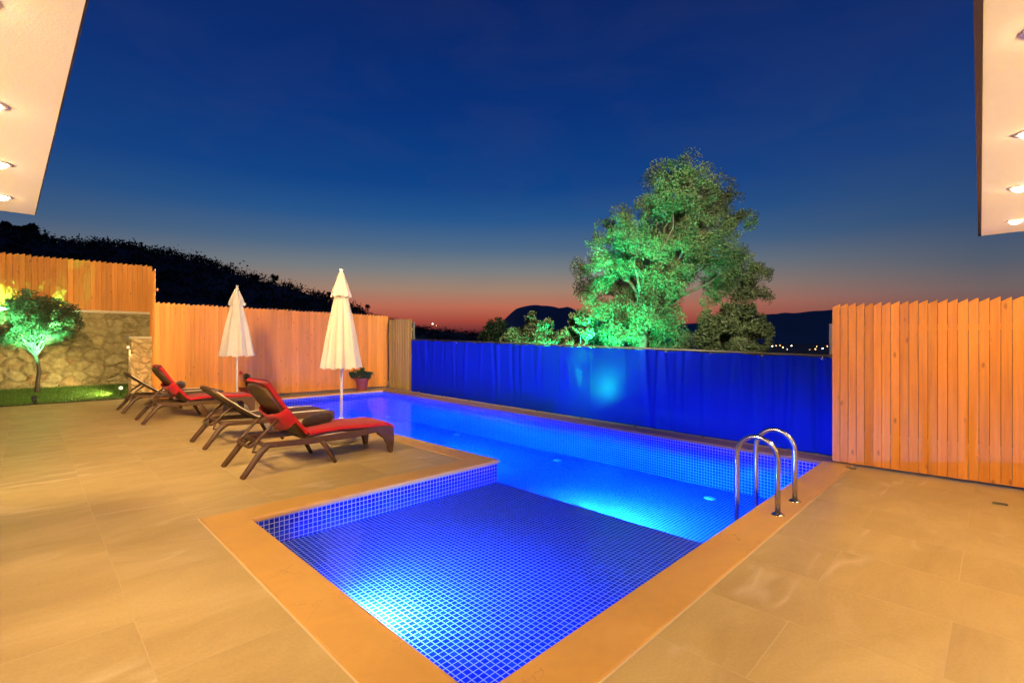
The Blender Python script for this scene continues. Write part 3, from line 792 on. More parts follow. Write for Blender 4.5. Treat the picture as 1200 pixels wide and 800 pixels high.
# blue screen
A, B = Vector((7.90, 12.02)), Vector((7.17, 1.46))
Ls = (B - A).length
scr = thing('blue_screen', 'long blue mesh tarp stretched behind the pool between the wooden fences', 'screen', (A.x, A.y, 0), math.atan2(B.y - A.y, B.x - A.x))
zt_ = lambda f: 1.50 + (1.255 - 1.50) * f
mb = MB(); NX, NZ = 420, 22
random.seed(11)
folds = [(random.uniform(0, Ls), random.uniform(.02, .06), random.uniform(.014, .05), random.uniform(-.16, .16)) for _ in range(46)]
folds += [(x, random.uniform(.02, .05), random.uniform(.03, .06), random.uniform(-.12, .12)) for x in (8.2, 8.6, 8.9, 9.4, 9.7, 9.9, 10.1, 10.35)]
for i in range(NX + 1):
    x = Ls * i / NX; f = i / NX
    sag = .018 * math.sin(PI * ((x / .72) % 1)) 
    for j in range(NZ + 1):
        g = j / NZ; z = .012 + (zt_(f) - sag - .012) * g
        y = .030 * math.sin(x * 2.1) * (1 - g) * g * 3 + .02 * noise.noise((x * 1.2, z * 1.5, 0))
        for (c, s_, amp, sl) in folds:
            xx = x - c - sl * (1 - g)
            if abs(xx) < .3: y += amp * math.exp(-(xx / s_) ** 2) * (.25 + .75 * g) * (1 if sl > 0 else -1)
        mb.v.append((x, y, z))
for i in range(NX):
    for j in range(NZ):
        a_ = i * (NZ + 1) + j; mb.face((a_, a_ + NZ + 1, a_ + NZ + 2, a_ + 1))
mb.build('tarp', M['tarp'], scr, smooth=True)
mb = MB(); mb.tube([(0, .055, zt_(0) + .012), (Ls, .055, zt_(1) + .012)], .016, 8); mb.build('top_rail', M['post'], scr, smooth=True)
for k_ in range(5):
    f = k_ / 4; x = .05 + (Ls - .1) * f
    mb = MB(); zz = zt_(f) + (.42 if k_ == 4 else 0); mb.box((x, .11, zz / 2 - .05), (.05, .05, zz + .1)); mb.build('post', M['post'], scr)
for k_ in range(15):
    x = .12 + (Ls - .24) * k_ / 14; f = x / Ls
    mb = MB(); pts = [(x + .012 * math.cos(a_ * PI / 6), -.030, zt_(f) - .022 + .012 * math.sin(a_ * PI / 6)) for a_ in range(12)]
    mb.tube(pts, .0045, 6, closed=True); mb.build('eyelet', M['steel'], scr, smooth=True)
for k_ in range(9):
    x = .5 + (Ls - 1.0) * k_ / 8
    mb = MB(); mb.box((x, -.05, .02), (.03, .05, .035)); mb.build('ground_clip', M['steel'], scr, bevel=.006)
random.seed(23)

# ------------------------------------------------------------------ stone wall, pillar, garden lamps, little olive
wl = thing('stone_wall', 'rubble stone retaining wall behind the lawn under the upper fence', 'wall', (0, WALL_Y, 0))
mb = MB()
NXw, NZw = 110, 34
for i in range(NXw + 1):
    for j in range(NZw + 1):
        x = -3.6 + 6.2 * i / NXw; z = -.05 + 2.27 * j / NZw
        d = noise.voronoi(Vector((x * 2.5, 0, z * 3.3)))[0]
        y = -.05 * min(1, (d[1] - d[0]) * 2.2) - .02 * noise.noise((x * 6, z * 6, 0)) + .05
        mb.v.append((x, y, z))
for i in range(NXw):
    for j in range(NZw):
        a_ = i * (NZw + 1) + j; mb.face((a_, a_ + NZw + 1, a_ + NZw + 2, a_ + 1))
mb.box((-.5, .30, 1.08), (6.2, .45, 2.26))
mb.build('stonework', M['stone'], wl, smooth=False)
mb = MB(); mb.box((-.5, .24, 2.255), (6.2, .50, .07)); mb.build('coping', M['cap'], wl, bevel=.01)
pl = thing('stone_pillar', 'short square stone pillar with pale cap at the end of the lawn', 'pillar', (2.09, 15.55, 0))
mb = MB(); mb.box((0, 0, .75), (.46, .42, 1.52)); mb.build('shaft', M['pillar'], pl, bevel=.02)
mb = MB(); mb.box((0, 0, 1.545), (.56, .52, .07)); mb.build('cap', M['cap'], pl, bevel=.012)
wlm = thing('wall_lamp', 'small downlight fixed high on the left face of the stone pillar', 'wall lamp', (1.855, 15.50, 1.32))
mb = MB(); mb.box((-.03, 0, .0), (.055, .09, .05)); mb.build('housing', M['white_metal'], wlm, bevel=.006)
mb = MB(); mb.box((-.03, 0, -.029), (.04, .07, .006)); mb.build('lens', M['lens_warm'], wlm)
lamp('SPOT', 'wall_lamp_beam', (-.035, 0, -.04), 26, (1, .80, .42), wlm, target=(-.10, 0, -1.3), spot_size=R(110), spot_blend=.6, shadow_soft_size=.03)
gl_ = thing('garden_spotlight', 'small glowing spotlight on the lawn beside the stone pillar', 'spotlight', (1.72, 15.85, lz(15.85)))
mb = MB(); mb.tube([(0, 0, -.05), (0, 0, .16)], .012, 8); mb.build('spike', M['black'], gl_)
mb = MB(); mb.ball((0, 0, .21), .042, 14, 10); mb.build('lamp_globe', emit_mat('garden_globe', (1, .86, .5), 2.2), gl_, smooth=True)
lamp('SPOT', 'garden_glow', (-.07, .02, .22), 170, (1, .84, .34), gl_, target=(-1.4, .75, .12), spot_size=R(105), spot_blend=.8, shadow_soft_size=.04)
random.seed(31)
ox, oy = ray(43, 11.93); ob = (ox, oy, lz(oy) - .02)
def rel(px, py, rpx, d=11.93, dd=0):
    x, y = ray(px, d + dd); return (x - ob[0], y - ob[1], zat(py, d + dd) - ob[2], rpx / F_PX * d)
ol = thing('small_olive_tree', 'young olive tree on the lawn lit bright green from below', 'tree', ob)
tb = MB()
tp_ = [(43.5, 459), (44, 448), (46, 436), (45, 428), (42, 417), (38, 407), (33, 398)]
P_ = [Vector(rel(x, y, 1)[:3]) for x, y in tp_]
tb.tube(P_, [.055, .042, .045, .036, .032, .028, .022], 9)
ob_bl = [(64, 364, 13), (56, 357, 11), (70, 356, 9), (47, 354, 10), (20, 352, 10), (34, 350, 12), (28, 362, 14), (40, 364, 14), (14, 362, 13), (5, 372, 13), (25, 378, 15), (42, 380, 15), (52, 372, 12), (10, 388, 13), (60, 384, 12), (72, 372, 13), (80, 366, 12), (86, 380, 10), (76, 390, 11), (-8, 380, 14), (-4, 396, 12), (38, 396, 10), (12, 400, 9), (-18, 370, 12), (30, 343, 6)]
OB = [rel(x, y, r, dd=random.uniform(-.45, .4)) for x, y, r in ob_bl]
for q in OB:
    st_ = random.choice(P_[-3:]); mid = st_.lerp(Vector(q[:3]), .55) + Vector((0, 0, .06)); limb(tb, st_, mid, .018, .011, .02, 3, 6); limb(tb, mid, q[:3], .011, .004, .02, 3, 5)
tb.build('trunk', M['bark'], ol, smooth=True)
cb = MB(); crown(cb, OB, 16000, .062, .022, -.10, 4.5, 3); cb.build('crown', M['leaf_young'], ol)
# green floodlights
def floodlight(label, loc, target, energy, color, stake=.12, size=R(70), lens='lens_green', rad_=.05, group=None):
    o = thing('floodlight', label, 'floodlight', loc, group=group)
    mb = MB(); mb.tube([(0, 0, -stake), (0, 0, -.03)], .012, 8); mb.build('stake', M['black'], o)
    d = (Vector(target) - Vector(loc)).normalized(); rot = d.to_track_quat('Z', 'Y').to_matrix()
    mb = MB(); mb.lathe([(0, -.07), (.035, -.07), (.05, -.03), (.058, .05), (.05, .05), (.05, .03)], seg=18)
    mb.v = [tuple(rot @ Vector(v)) for v in mb.v]; mb.build('housing', M['black'], o, smooth=True)
    mb = MB(); mb.lathe([(0.0, .032), (.05, .03)], seg=18); mb.v = [tuple(rot @ Vector(v)) for v in mb.v]; mb.build('lens', M[lens], o)
    l = lamp('SPOT', 'flood_beam', tuple(d * .06), energy, color, o, None, spot_size=size, spot_blend=1, shadow_soft_size=rad_)
    l.rotation_euler = d.to_track_quat('-Z', 'Y').to_euler()
    return o
gx, gy = ray(33, 10.9)
floodlight('green floodlight in the grass aimed up into the young olive tree', (gx + .1, gy + .05, lz(gy) + .14), (ox - .08, oy, 1.75), 7500, (.16, 1, .36), .12, R(43))
bxx, byy = ray(731, 8.81)
gf = floodlight('green floodlight on a stake glowing through the blue screen below the tall tree', (bxx, byy, zat(476, 8.81)), (bxx + 1.2, byy + 1.5, 3.4), 150, (.10, 1, .42), 1.42, R(165), rad_=.05)
lamp('POINT', 'lamp_glare', (.0, .0, .03), 48, (.10, 1, .50), gf, shadow_soft_size=.04)
bxx, byy = ray(696, 10.4)
floodlight('green floodlight in the bushes aimed up into the left half of the tall tree', (bxx, byy, .25), (bx - .6, by + .9, 3.0), 15000, (.03, 1, .42), 1.2, R(100), rad_=.06)

# ------------------------------------------------------------------ loungers
H0, HZ = .68, .335           # hinge
def lounger(label, x, y, back_ang, piping, group):
    """rear feet at local x = 0, near long side at y = 0, width .72"""
    o = thing('sun_lounger', label, 'sun lounger', (x, y, 0), 0, group)
    Wd = .72
    ca, sa = math.cos(back_ang), math.sin(back_ang); BL = .72
    def bk(s, n_): return (H0 - s * ca + n_ * sa, HZ + .015 + s * sa + n_ * ca)      # along the back, off its face
    for y0 in (0, Wd - .055):
        mb = MB()
        mb.prism([(.20, .315), (.30, .285), (.8, .262), (1.25, .262), (1.55, .285), (1.70, .29), (1.80, .315), (1.80, .345), (1.60, .362), (1.3, .352), (.9, .335), (.6, .335), (.24, .352)][::-1], y0, y0 + .055)
        mb.build('side_rail', M['resin'], o, bevel=.012)
        s_ = 1 if y0 == 0 else -1; yo = y0 + .0275
        mb = MB(); mb.tube([(.005, yo - .02 * s_, 0), (.015, yo - .02 * s_, .01), (.10, yo - .012 * s_, .12), (.20, yo, .25), (.275, yo, .315), (.36, yo, .318)], [.026, .03, .032, .036, .036, .03], 10); mb.build('rear_leg', M['resin'], o, smooth=True)
        mb = MB(); mb.tube([(1.03, yo - .015 * s_, 0), (1.0, yo - .01 * s_, .06), (.93, yo, .2), (.87, yo, .285)], [.022, .024, .03, .034], 10); mb.build('middle_leg', M['resin'], o, smooth=True)
        mb = MB(); mb.prism([(1.815, .345), (1.83, .31), (1.83, .15), (1.815, 0), (1.765, 0), (1.74, .10), (1.69, .19), (1.60, .262), (1.58, .31), (1.62, .355)], y0 - .002, y0 + .057); mb.build('front_leg', M['resin'], o, bevel=.012)
    mb = MB(); mb.box((1.79, Wd / 2, .30), (.05, Wd - .11, .075)); mb.build('cross_bar', M['resin'], o, bevel=.01)
    mb = MB(); mb.box((.24, Wd / 2, .325), (.04, Wd - .11, .04)); mb.build('cross_bar', M['resin'], o, bevel=.01)
    mb = MB()                                                     # woven seat, gently waved
    N_ = 26; top, bot = [], []
    for i in range(N_ + 1):
        xx = H0 - .02 + (1.80 - H0) * i / N_; zz = .338 + .018 * math.sin((xx - H0) / 1.12 * PI) + .010 * math.sin((xx - H0) / 1.12 * 2 * PI)
        top.append((xx, zz + .012)); bot.append((xx, zz - .012))
    mb.prism((top + bot[::-1])[::-1], .045, Wd - .045); mb.build('seat', M['wicker'], o)
    mb = MB()                                                     # backrest: panel in a rounded frame
    rim_ = []
    for (ys, s0) in ((.05, 0), (.05, BL - .10)): rim_.append((ys, s0))
    for a_ in range(1, 6): w_ = a_ / 6 * PI / 2; rim_.append((.05 + .10 * (1 - math.cos(w_)), BL - .10 + .10 * math.sin(w_)))
    rim_ += [(Wd / 2, BL + .02)]
    rim_ += [(Wd - y_, s_) for y_, s_ in rim_[-2::-1]]
    k_ = len(rim_); n_ = len(mb.v)
    for off in (.012, -.012):
        for (ys, s_) in rim_:
            p = bk(s_, off + .02 * math.sin(s_ / BL * PI) * -1); mb.v.append((p[0], ys, p[1]))
    mb.face([n_ + i for i in range(k_)]); mb.face([n_ + k_ + i for i in reversed(range(k_))])
    for i in range(k_): j = (i + 1) % k_; mb.face([n_ + j, n_ + i, n_ + k_ + i, n_ + k_ + j])
    mb.build('backrest', M['wicker'], o)
    mb = MB(); pts = []
    for (ys, s_) in rim_: p = bk(s_, -.02 * math.sin(s_ / BL * PI)); pts.append((p[0], ys, p[1]))
    mb.tube(pts, .026, 8); mb.build('back_frame', M['resin'], o, smooth=True)
    # u-shaped prop behind the backrest
    p = bk(.34, -.03); e = (.13, .305)
    up_ = [(p[0], .12, p[1]), (p[0] * .5 + e[0] * .5, .12, (p[1] + e[1]) / 2 + .01), (e[0] + .05, .12, e[1] + .035), (e[0] + .01, .14, e[1]), (e[0] - .005, .19, e[1] - .01)]
    up_ += [(x_, Wd - y_, z_) for x_, y_, z_ in up_[::-1]]
    mb = MB(); mb.tube(up_, .017, 8); mb.build('prop_bar', M['resin'], o, smooth=True)
    lo = [(e[0] + .05, .12, e[1] + .03), (e[0] + .02, .12, e[1] - .06), (e[0] + .10, .12, e[1] - .07), (e[0] + .24, .10, e[1] + .0)]
    for m_ in (0, 1):
        mb = MB(); mb.tube([(x_, (Wd - y_) if m_ else y_, z_) for x_, y_, z_ in lo], .015, 8); mb.build('prop_foot', M['resin'], o, smooth=True)
    if piping:
        for yy in (.012, Wd - .012):
            mb = MB(); pts = []
            for s_ in (BL - .06, BL * .7, BL * .35, .04): q = bk(s_, .018 - .02 * math.sin(s_ / BL * PI)); pts.append((q[0], yy + .02 * (1 if yy < .1 else -1), q[1]))
            for xx in (H0 + .05, .95, 1.2, 1.45, 1.74): pts.append((xx, yy + .02 * (1 if yy < .1 else -1), .362 + .012 * math.sin((xx - H0) / 1.12 * PI)))
            mb.tube(pts, .009, 6); mb.build('piping', M['cream'], o, smooth=True)
    o['back'] = back_ang
    return o
G_L = 'brown sun loungers in a row beside the pool'
A_HI, A_LO = R(54), R(38)
lounger('brown sun lounger with red pad nearest the shallow pool', 1.60, 5.62, A_HI, False, G_L)
lounger('bare brown sun lounger with cream edging just behind the nearest red one', 1.68, 7.52, A_LO, True, G_L)
lounger('brown sun lounger with red pad farther back beside the far parasol', 1.43, 10.55, A_HI, False, G_L)
lounger('bare brown sun lounger farthest back, near the stone pillar', 1.36, 12.45, A_LO, True, G_L)
for l_ in [o for o in COL.objects if o.name.startswith('sun_lounger')]:
    if 'back' in l_: del l_['back']

def red_pad(label, x, y, ang):
    o = thing('lounger_pad', label, 'pad', (x, y, 0), 0, 'red pads on the loungers')
    Wd = .72; ca, sa = math.cos(ang), math.sin(ang); BL = .72
    def bk(s, n_): return (H0 - s * ca + n_ * sa, HZ + .015 + s * sa + n_ * ca)
    mb = MB(); N_ = 30; top, bot = [], []
    for i in range(N_ + 1):
        f = i / N_; xx = H0 + .035 + (1.835 - H0 - .035) * f
        zz = .354 + .018 * math.sin((xx - H0) / 1.12 * PI) + .010 * math.sin((xx - H0) / 1.12 * 2 * PI)
        if f > .9: zz -= .05 * ((f - .9) / .1) ** 2
        top.append((xx, zz + .052)); bot.append((xx, zz + .004))
    NYp = 10
    def sheet(tp, bt, y0, y1):
        k_ = len(tp); n_ = len(mb.v)
        for jj in range(NYp + 1):
            yy = y0 + (y1 - y0) * jj / NYp; ed = 1 - .35 * abs(2 * jj / NYp - 1) ** 6
            for (a_, b_) in zip(tp, bt):
                wz = .006 * noise.noise((a_[0] * 5 + x, yy * 6, 1)) + .004 * noise.noise((a_[0] * 14, yy * 14, 1))
                mb.v.append((b_[0] + (a_[0] - b_[0]) * ed, yy + .008 * noise.noise((a_[0] * 4, jj * .1, x)), b_[1] + (a_[1] - b_[1]) * ed + wz))
        for jj in range(NYp):
            for q in range(k_ - 1): a_ = n_ + jj * k_ + q; mb.face((a_, a_ + 1, a_ + k_ + 1, a_ + k_))
        n2 = len(mb.v)
        for jj in (0, 1):
            for b_ in bt: mb.v.append((b_[0], (y0, y1)[jj], b_[1]))
        e = n_ + NYp * k_
        for q in range(k_ - 1):
            mb.face((n_ + q + 1, n_ + q, n2 + q, n2 + q + 1)); mb.face((e + q, e + q + 1, n2 + k_ + q + 1, n2 + k_ + q))
            mb.face((n2 + q + 1, n2 + q, n2 + k_ + q, n2 + k_ + q + 1))
        mb.face((n_, e, n2 + k_, n2)[::-1]); mb.face((n_ + k_ - 1, e + k_ - 1, n2 + 2 * k_ - 1, n2 + k_ - 1))
    sheet(top, bot, .0, Wd)
    mb.build('seat_pad', M['red'], o, smooth=True)
    mb = MB(); top, bot = [], []
    for i in range(17):
        s_ = BL + .045 - (BL + .02) * i / 16; sg = -.02 * math.sin(s_ / BL * PI)
        top.append(bk(s_, .085 + sg)); bot.append(bk(s_, .028 + sg))
    sheet(top, bot, .0, Wd)
    mb.build('back_pad', M['red'], o, smooth=True)
    mb = MB(); n_ = 0; NB = 24                                       # cloth band slung round the back
    for i in range(NB + 1):
        f = i / NB; yy = -.018 + (Wd + .036) * f; e = 1 - abs(2 * f - 1) ** 8
        for g in range(5):
            s_ = .42 - .20 * g / 4 - .075 * math.sin(PI * f) * (.3 + .7 * g / 4) + .02 * noise.noise((f * 4, g, x))
            nn = .03 + (-.075 - .03 - .02 * math.sin(PI * f)) * e + .010 * noise.noise((f * 6, g * .8, 3))
            p = bk(s_, nn); mb.v.append((p[0], yy, p[1]))
    for i in range(NB):
        for g in range(4): a_ = i * 5 + g; mb.face((a_, a_ + 1, a_ + 6, a_ + 5))
    st = mb.build('strap', M['red'], o, smooth=True)
    sd_ = st.modifiers.new('thick', 'SOLIDIFY'); sd_.thickness = .008
    return o
red_pad('red pad with back strap on the lounger nearest the shallow pool', 1.60, 5.62, A_HI)
red_pad('red pad with back strap on the lounger beside the far parasol', 1.43, 10.55, A_HI)
def pillow(label, loc, rz, ry, L, r):
    mb = MB(); N_ = 22
    pts, rs = [], []
    for i in range(N_ + 1):
        f = i / N_; pts.append((-L / 2 + L * f, 0, 0)); rs.append(r * (1 - abs(2 * f - 1) ** 5 * .75) * (1 + .05 * noise.noise((f * 6, L, 0))))
    mb.tube(pts, rs, 16)
    mb.v = [(x_, y_ * 1.05 + .008 * noise.noise((x_ * 9, y_ * 9, z_ * 9)), z_ * .86 + .01 * noise.noise((x_ * 8, y_ * 8, z_ * 8 + 4))) for x_, y_, z_ in mb.v]
    o = mb.build('pillow', M['brown_cloth'], None, smooth=True); o.location = loc; o.rotation_euler = (0, ry, rz)
    tag(o, label, 'pillow', 'dark pillows on the red pads')
pillow('dark brown bolster pillow lying on the nearest red pad', (2.58, 6.00, .478), R(22), R(-2), .46, .085)
pillow('dark brown bolster pillow leaning on the backrest of the farther red pad', (2.07, 10.93, .63), R(80), 0, .5, .08)

# ------------------------------------------------------------------ parasols
def parasol(label, x, y, top, low, rad_b):
    o = thing('parasol', label, 'parasol', (x, y, 0), random.uniform(0, 1), 'closed cream parasols by the loungers')
    mb = MB(); mb.lathe([(0, .0), (.235, .0), (.255, .02), (.255, .10), (.235, .125), (.07, .135), (0.03, .135)], seg=36); mb.build('base', M['concrete'], o, smooth=True, bevel=0)
    mb = MB(); mb.tube([(0, 0, .13), (0, 0, .34)], .033, 14); mb.build('base_sleeve', M['white_metal'], o, smooth=True)
    mb = MB(); mb.tube([(0, 0, .13), (0, 0, top - .05)], .021, 14); mb.build('pole', M['white_metal'], o, smooth=True)
    hgt = top - .08 - low
    def pleat(r, z, w_):
        g = (low + hgt - z) / hgt if False else None
        return r, z
    mb = MB(); NA, NZ_ = 96, 26; ph = random.uniform(0, 6)
    for j in range(NZ_ + 1):
        f = j / NZ_; z = top - .08 - hgt * f
        r0 = .03 + (rad_b - .03) * (f ** .92)
        for i in range(NA):
            w_ = 2 * PI * i / NA
            pl_ = math.cos(8 * w_ + ph + .5 * math.sin(w_ * 2)) * .13 * min(1, f * 2.2) + .05 * math.cos(16 * w_ + 1.3 * ph + f * 2)
            r = r0 * (1 + pl_ + .06 * noise.noise((math.cos(w_) * 2, math.sin(w_) * 2, f * 3 + ph)))
            zz = z + (.010 * math.cos(24 * w_) * max(0, f - .93) / .07) + (.012 * math.cos(8 * w_ + ph) * max(0, f - .7) / .3)
            mb.v.append((r * math.cos(w_), r * math.sin(w_), zz))
    for j in range(NZ_):
        for i in range(NA):
            i2 = (i + 1) % NA; mb.face((j * NA + i, (j + 1) * NA + i, (j + 1) * NA + i2, j * NA + i2))
    mb.build('canopy', M['canvas'], o, smooth=True)
    mb = MB(); NZ2 = 10; vh = hgt * .25
    for j in range(NZ2 + 1):
        f = j / NZ2; z = top - .065 - vh * f
        r0 = .032 + (.255 * rad_b / .30 * .62) * f ** .85 * .78
        for i in range(NA):
            w_ = 2 * PI * i / NA
            r = r0 * (1 + .12 * math.cos(8 * w_ + ph) * f + .05 * noise.noise((math.cos(w_) * 2, math.sin(w_) * 2, f * 2)))
            mb.v.append((r * math.cos(w_), r * math.sin(w_), z + .014 * math.cos(16 * w_ + ph) * f ** 4))
    for j in range(NZ2):
        for i in range(NA):
            i2 = (i + 1) % NA; mb.face((j * NA + i, (j + 1) * NA + i, (j + 1) * NA + i2, j * NA + i2))
    mb.build('top_flounce', M['canvas'], o, smooth=True)
    mb = MB(); mb.tube([(0, 0, top - .09), (0, 0, top - .055)], [.034, .026], 14); mb.ball((0, 0, top - .025), .030, 14, 10); mb.build('finial', M['white_metal'], o, smooth=True)
    return o
px_, py_ = ray(400, 7.12)
parasol('closed cream parasol nearer the camera behind the red lounger', px_, py_, 2.51, 1.06, .255)
px_, py_ = ray(277.5, 10.38)
parasol('closed cream parasol farther off, in front of the wooden fence', px_, py_, 2.65, 1.14, .315)

# ------------------------------------------------------------------ flower pots
def pot(label, x, y, r, h, bl, count, flowers):
    o = thing('plant_pot', label, 'plant pot', (x, y, .0))
    mb = MB(); mb.lathe([(0, .012), (r * .72, .012), (r * .95, h * .82), (r * 1.06, h * .82), (r * 1.08, h), (r * .98, h), (r * .94, h * .9), (0, h * .88)], seg=28); mb.build('pot', M['terracotta'], o, smooth=False)
    mb = MB()
    for q in range(14):
        a_ = random.uniform(0, 2 * PI); b_ = random.choice(bl); limb(mb, (.05 * math.cos(a_), .05 * math.sin(a_), h * .85), b_[:3], .008, .003, .02, 3, 5)
    mb.build('stems', M['bark'], o)
    cb = MB(); crown(cb, bl, count, .07, .04, -.3, 5, x); cb.build('leaves', M['leaf_pot'], o)
    for (fx, fy, fz_, fr) in flowers:
        fb = MB()
        for q in range(60):
            d = Vector((random.gauss(0, 1), random.gauss(0, 1), random.gauss(0, 1))).normalized() * fr * random.random() ** .4
            leaf(fb, (fx + d.x, fy + d.y, fz_ + d.z), fr * .9, fr * .7, random.random())
        fb.build('flower', M['petal'], o)
x, y = ray(424, 14.3)
pot('dark clay pot of bushy green leaves at the far corner of the pool', x, y, .19, .37, [(0, 0, .48, .14), (.12, -.1, .46, .12), (-.14, .12, .5, .13), (.02, .02, .58, .10), (-.22, .2, .47, .10), (.2, -.16, .5, .08)], 900, [])
x, y = ray(291, 12.4)
pot('dark clay pot with a red flower beside the far parasol', x, y, .20, .30, [(.05, -.02, .40, .12), (.0, .03, .50, .10), (.1, -.1, .38, .10), (-.05, .06, .58, .07)], 520, [(-.12, .14, .66, .10), (-.02, .1, .56, .06)])

# ------------------------------------------------------------------ pool ladder, lights, inlets, drains
ld = thing('pool_ladder', 'stainless steel pool ladder with two arched handrails', 'ladder', (4.67, 1.30, 0))
for sx in (-.24, .24):
    pts = [(sx, 0, .012), (sx, 0, .30), (sx, 0, .46)]
    for a_ in range(1, 12):
        w_ = PI * a_ / 12; pts.append((sx, .165 - .165 * math.cos(w_), .46 + .172 * math.sin(w_)))
    pts += [(sx, .33, .46), (sx, .33, .1), (sx, .33, -.50)]
    mb = MB(); mb.tube(pts, .0215, 14); mb.build('handrail', M['steel'], ld, smooth=True)
    mb = MB(); mb.lathe([(.024, .03), (.03, .028), (.048, .014), (.052, .009), (.0, .009)], (sx, 0, 0), 20); mb.build('flange', M['steel'], ld, smooth=True)
for z in (-.24, -.42):
    mb = MB(); mb.box((0, .33, z), (.46, .07, .022)); mb.build('tread', M['steel'], ld, bevel=.006)
def pool_light(label, loc, nrm, energy, dip=.3, r=.085, col=(.06, .35, 1.0), vis=.0135, VR=.28):
    o = thing('pool_light', label, 'pool light', loc, group='underwater lights in the pool walls')
    rot = Vector(nrm).to_track_quat('Z', 'Y').to_matrix()
    mb = MB(); mb.lathe([(r, .002), (r * 1.25, .002), (r * 1.25, .014), (r, .018)], seg=24); mb.v = [tuple(rot @ Vector(v)) for v in mb.v]; mb.build('rim', M['inlet'], o, smooth=True)
    mb = MB(); mb.lathe([(0, .016), (r * .6, .014), (r, .006)], seg=24); mb.v = [tuple(rot @ Vector(v)) for v in mb.v]; mb.build('lens', M['lens_pool'], o, smooth=True)
    mb = MB(); k_ = 16                                   # added half-round plate, unseen, blocks the beam's upward spill onto the screen
    for zz in (vis, vis + .006):
        for i in range(k_ + 1): w_ = -PI / 2 + PI * i / k_; mb.v.append((VR * math.cos(w_), VR * math.sin(w_), zz))
    mb.face(range(k_, -1, -1)); mb.face(range(k_ + 1, 2 * k_ + 2))
    for i in range(k_): mb.face((i, i + 1, k_ + 2 + i, k_ + 1 + i))
    mb.face((k_, 0, k_ + 1, 2 * k_ + 1))
    mb.build('spill_blocker', M['dark_metal'], o)
    d = (Vector(nrm).normalized() + Vector((0, 0, -dip))).normalized()
    l = lamp('SPOT', 'pool_beam', tuple(Vector(nrm).normalized() * .03), energy, col, o, None, spot_size=R(172), spot_blend=1, shadow_soft_size=.012)
    l.rotation_euler = d.to_track_quat('-Z', 'Y').to_euler()
    return o
pool_light('underwater lamp glowing cyan in the shallow pool wall under the front coping', (1.283, 2.72, -.185), (1, 0, .02), 3500, .05, .05, (.06, .19, 1), .0135, .145)
pool_light('underwater lamp glowing in the step between shallow and deep water', (4.073, 3.15, -.42), (1, 0, .0), 11500)
pool_light('underwater lamp in the deep wall below the nearest lounger', (4.073, 6.9, -.42), (1, 0, .0), 14000)
pool_light('underwater lamp in the deep wall below the far loungers', (4.073, 10.6, -.44), (1, 0, .0), 17000)
inl = [(653.5, 538), (535.7, 506), (832, 585), (455, 484)]
for (px, py) in inl:
    d = F_PX * (CAM_H + .63) / (py - 400); x, y = ray(px, d)
    mb = MB(); mb.lathe([(0, .022), (.03, .022), (.055, .014), (.075, .006), (.078, 0)], seg=24)
    o = mb.build('pool_inlet', M['inlet'], None, smooth=True); o.location = (x, y, fz(y) + .001)
    tag(o, {653.5: 'round white floor inlet in the middle of the deep water', 535.7: 'round white floor inlet in the water off the terrace corner', 832: 'round white floor inlet nearest the ladder', 455: 'round white floor inlet in the water beyond the nearest lounger'}[px], 'pool inlet', 'floor inlets in the pool')
for (px, py, lab) in [(1172, 591, 'small dark slot drain in the right terrace near the orange fence'), (997, 549, 'small slot drain in the coping corner by the orange fence')]:
    d = F_PX * CAM_H / (py - 400); x, y = ray(px, d)
    o = thing('slot_drain', lab, 'drain', (x, y, .0), R(-80))
    mb = MB(); mb.box((0, 0, .007), (.10, .028, .014)); mb.build('frame', M['post'], o, bevel=.003)
    mb = MB(); mb.box((0, 0, .0155), (.085, .014, .003)); mb.build('grate', M['black'], o)

# ------------------------------------------------------------------ the villa's overhanging roof and walls behind the camera
vl = thing('villa', 'cream villa eaves with recessed downlights above both sides of the terrace', 'house', (0, 0, 0))
HS = 2.45
mb = MB()
eave = [(-3.2, -3.2), (6.40, -3.2), (6.40, .114), (.165, -.003), (.05, 5.40), (-3.2, 5.40)]
k = len(eave)
mb.v = [(x, y, HS) for x, y in eave] + [(x, y, HS + .34) for x, y in eave]
mb.face([0, 5, 4, 3]); mb.face([0, 3, 2, 1]); mb.face([6, 9, 10, 11]); mb.face([6, 7, 8, 9])
for i in range(k): j = (i + 1) % k; mb.face([i, j, k + j, k + i])
mb.build('eaves', M['plaster'], vl)
def strip(a, b, out, z0, z1, th, name):
    a, b = Vector(a), Vector(b); o_ = Vector(out)
    mb = MB(); P = [a + o_ * .003, b + o_ * .003, b + o_ * (.003 + th), a + o_ * (.003 + th)]
    n_ = len(mb.v); mb.v += [(p.x, p.y, z0) for p in P] + [(p.x, p.y, z1) for p in P]
    for q in ((0, 3, 2, 1), (4, 5, 6, 7), (0, 1, 5, 4), (1, 2, 6, 5), (2, 3, 7, 6), (3, 0, 4, 7)): mb.face([n_ + i for i in q])
    mb.build(name, M['dark_metal'], vl)
strip((.7, .005), (6.40, .114), (-.0186, 1), HS - .004, HS + .3, .020, 'fascia')
strip((.16, .3), (.05, 5.40), (1, .0213), HS + .02, HS + .3, .006, 'fascia')
mb = MB(); mb.box((-2.32, 1.11, 1.22), (.24, 8.62, 2.44)); mb.build('wall', M['plaster'], vl)
mb = MB(); mb.box((2.1, -2.32, 1.22), (8.58, .24, 2.44)); mb.build('wall', M['plaster'], vl)
mb = MB(); mb.box((-1.9, 1.1, 4.3), (2.4, 8.4, 3.0)); mb.build('upper_storey', M['plaster'], vl)
mb = MB(); mb.box((2.8, -1.9, 4.3), (7.0, 2.4, 3.0)); mb.build('upper_storey', M['plaster'], vl)
WARM = (1, .69, .30)
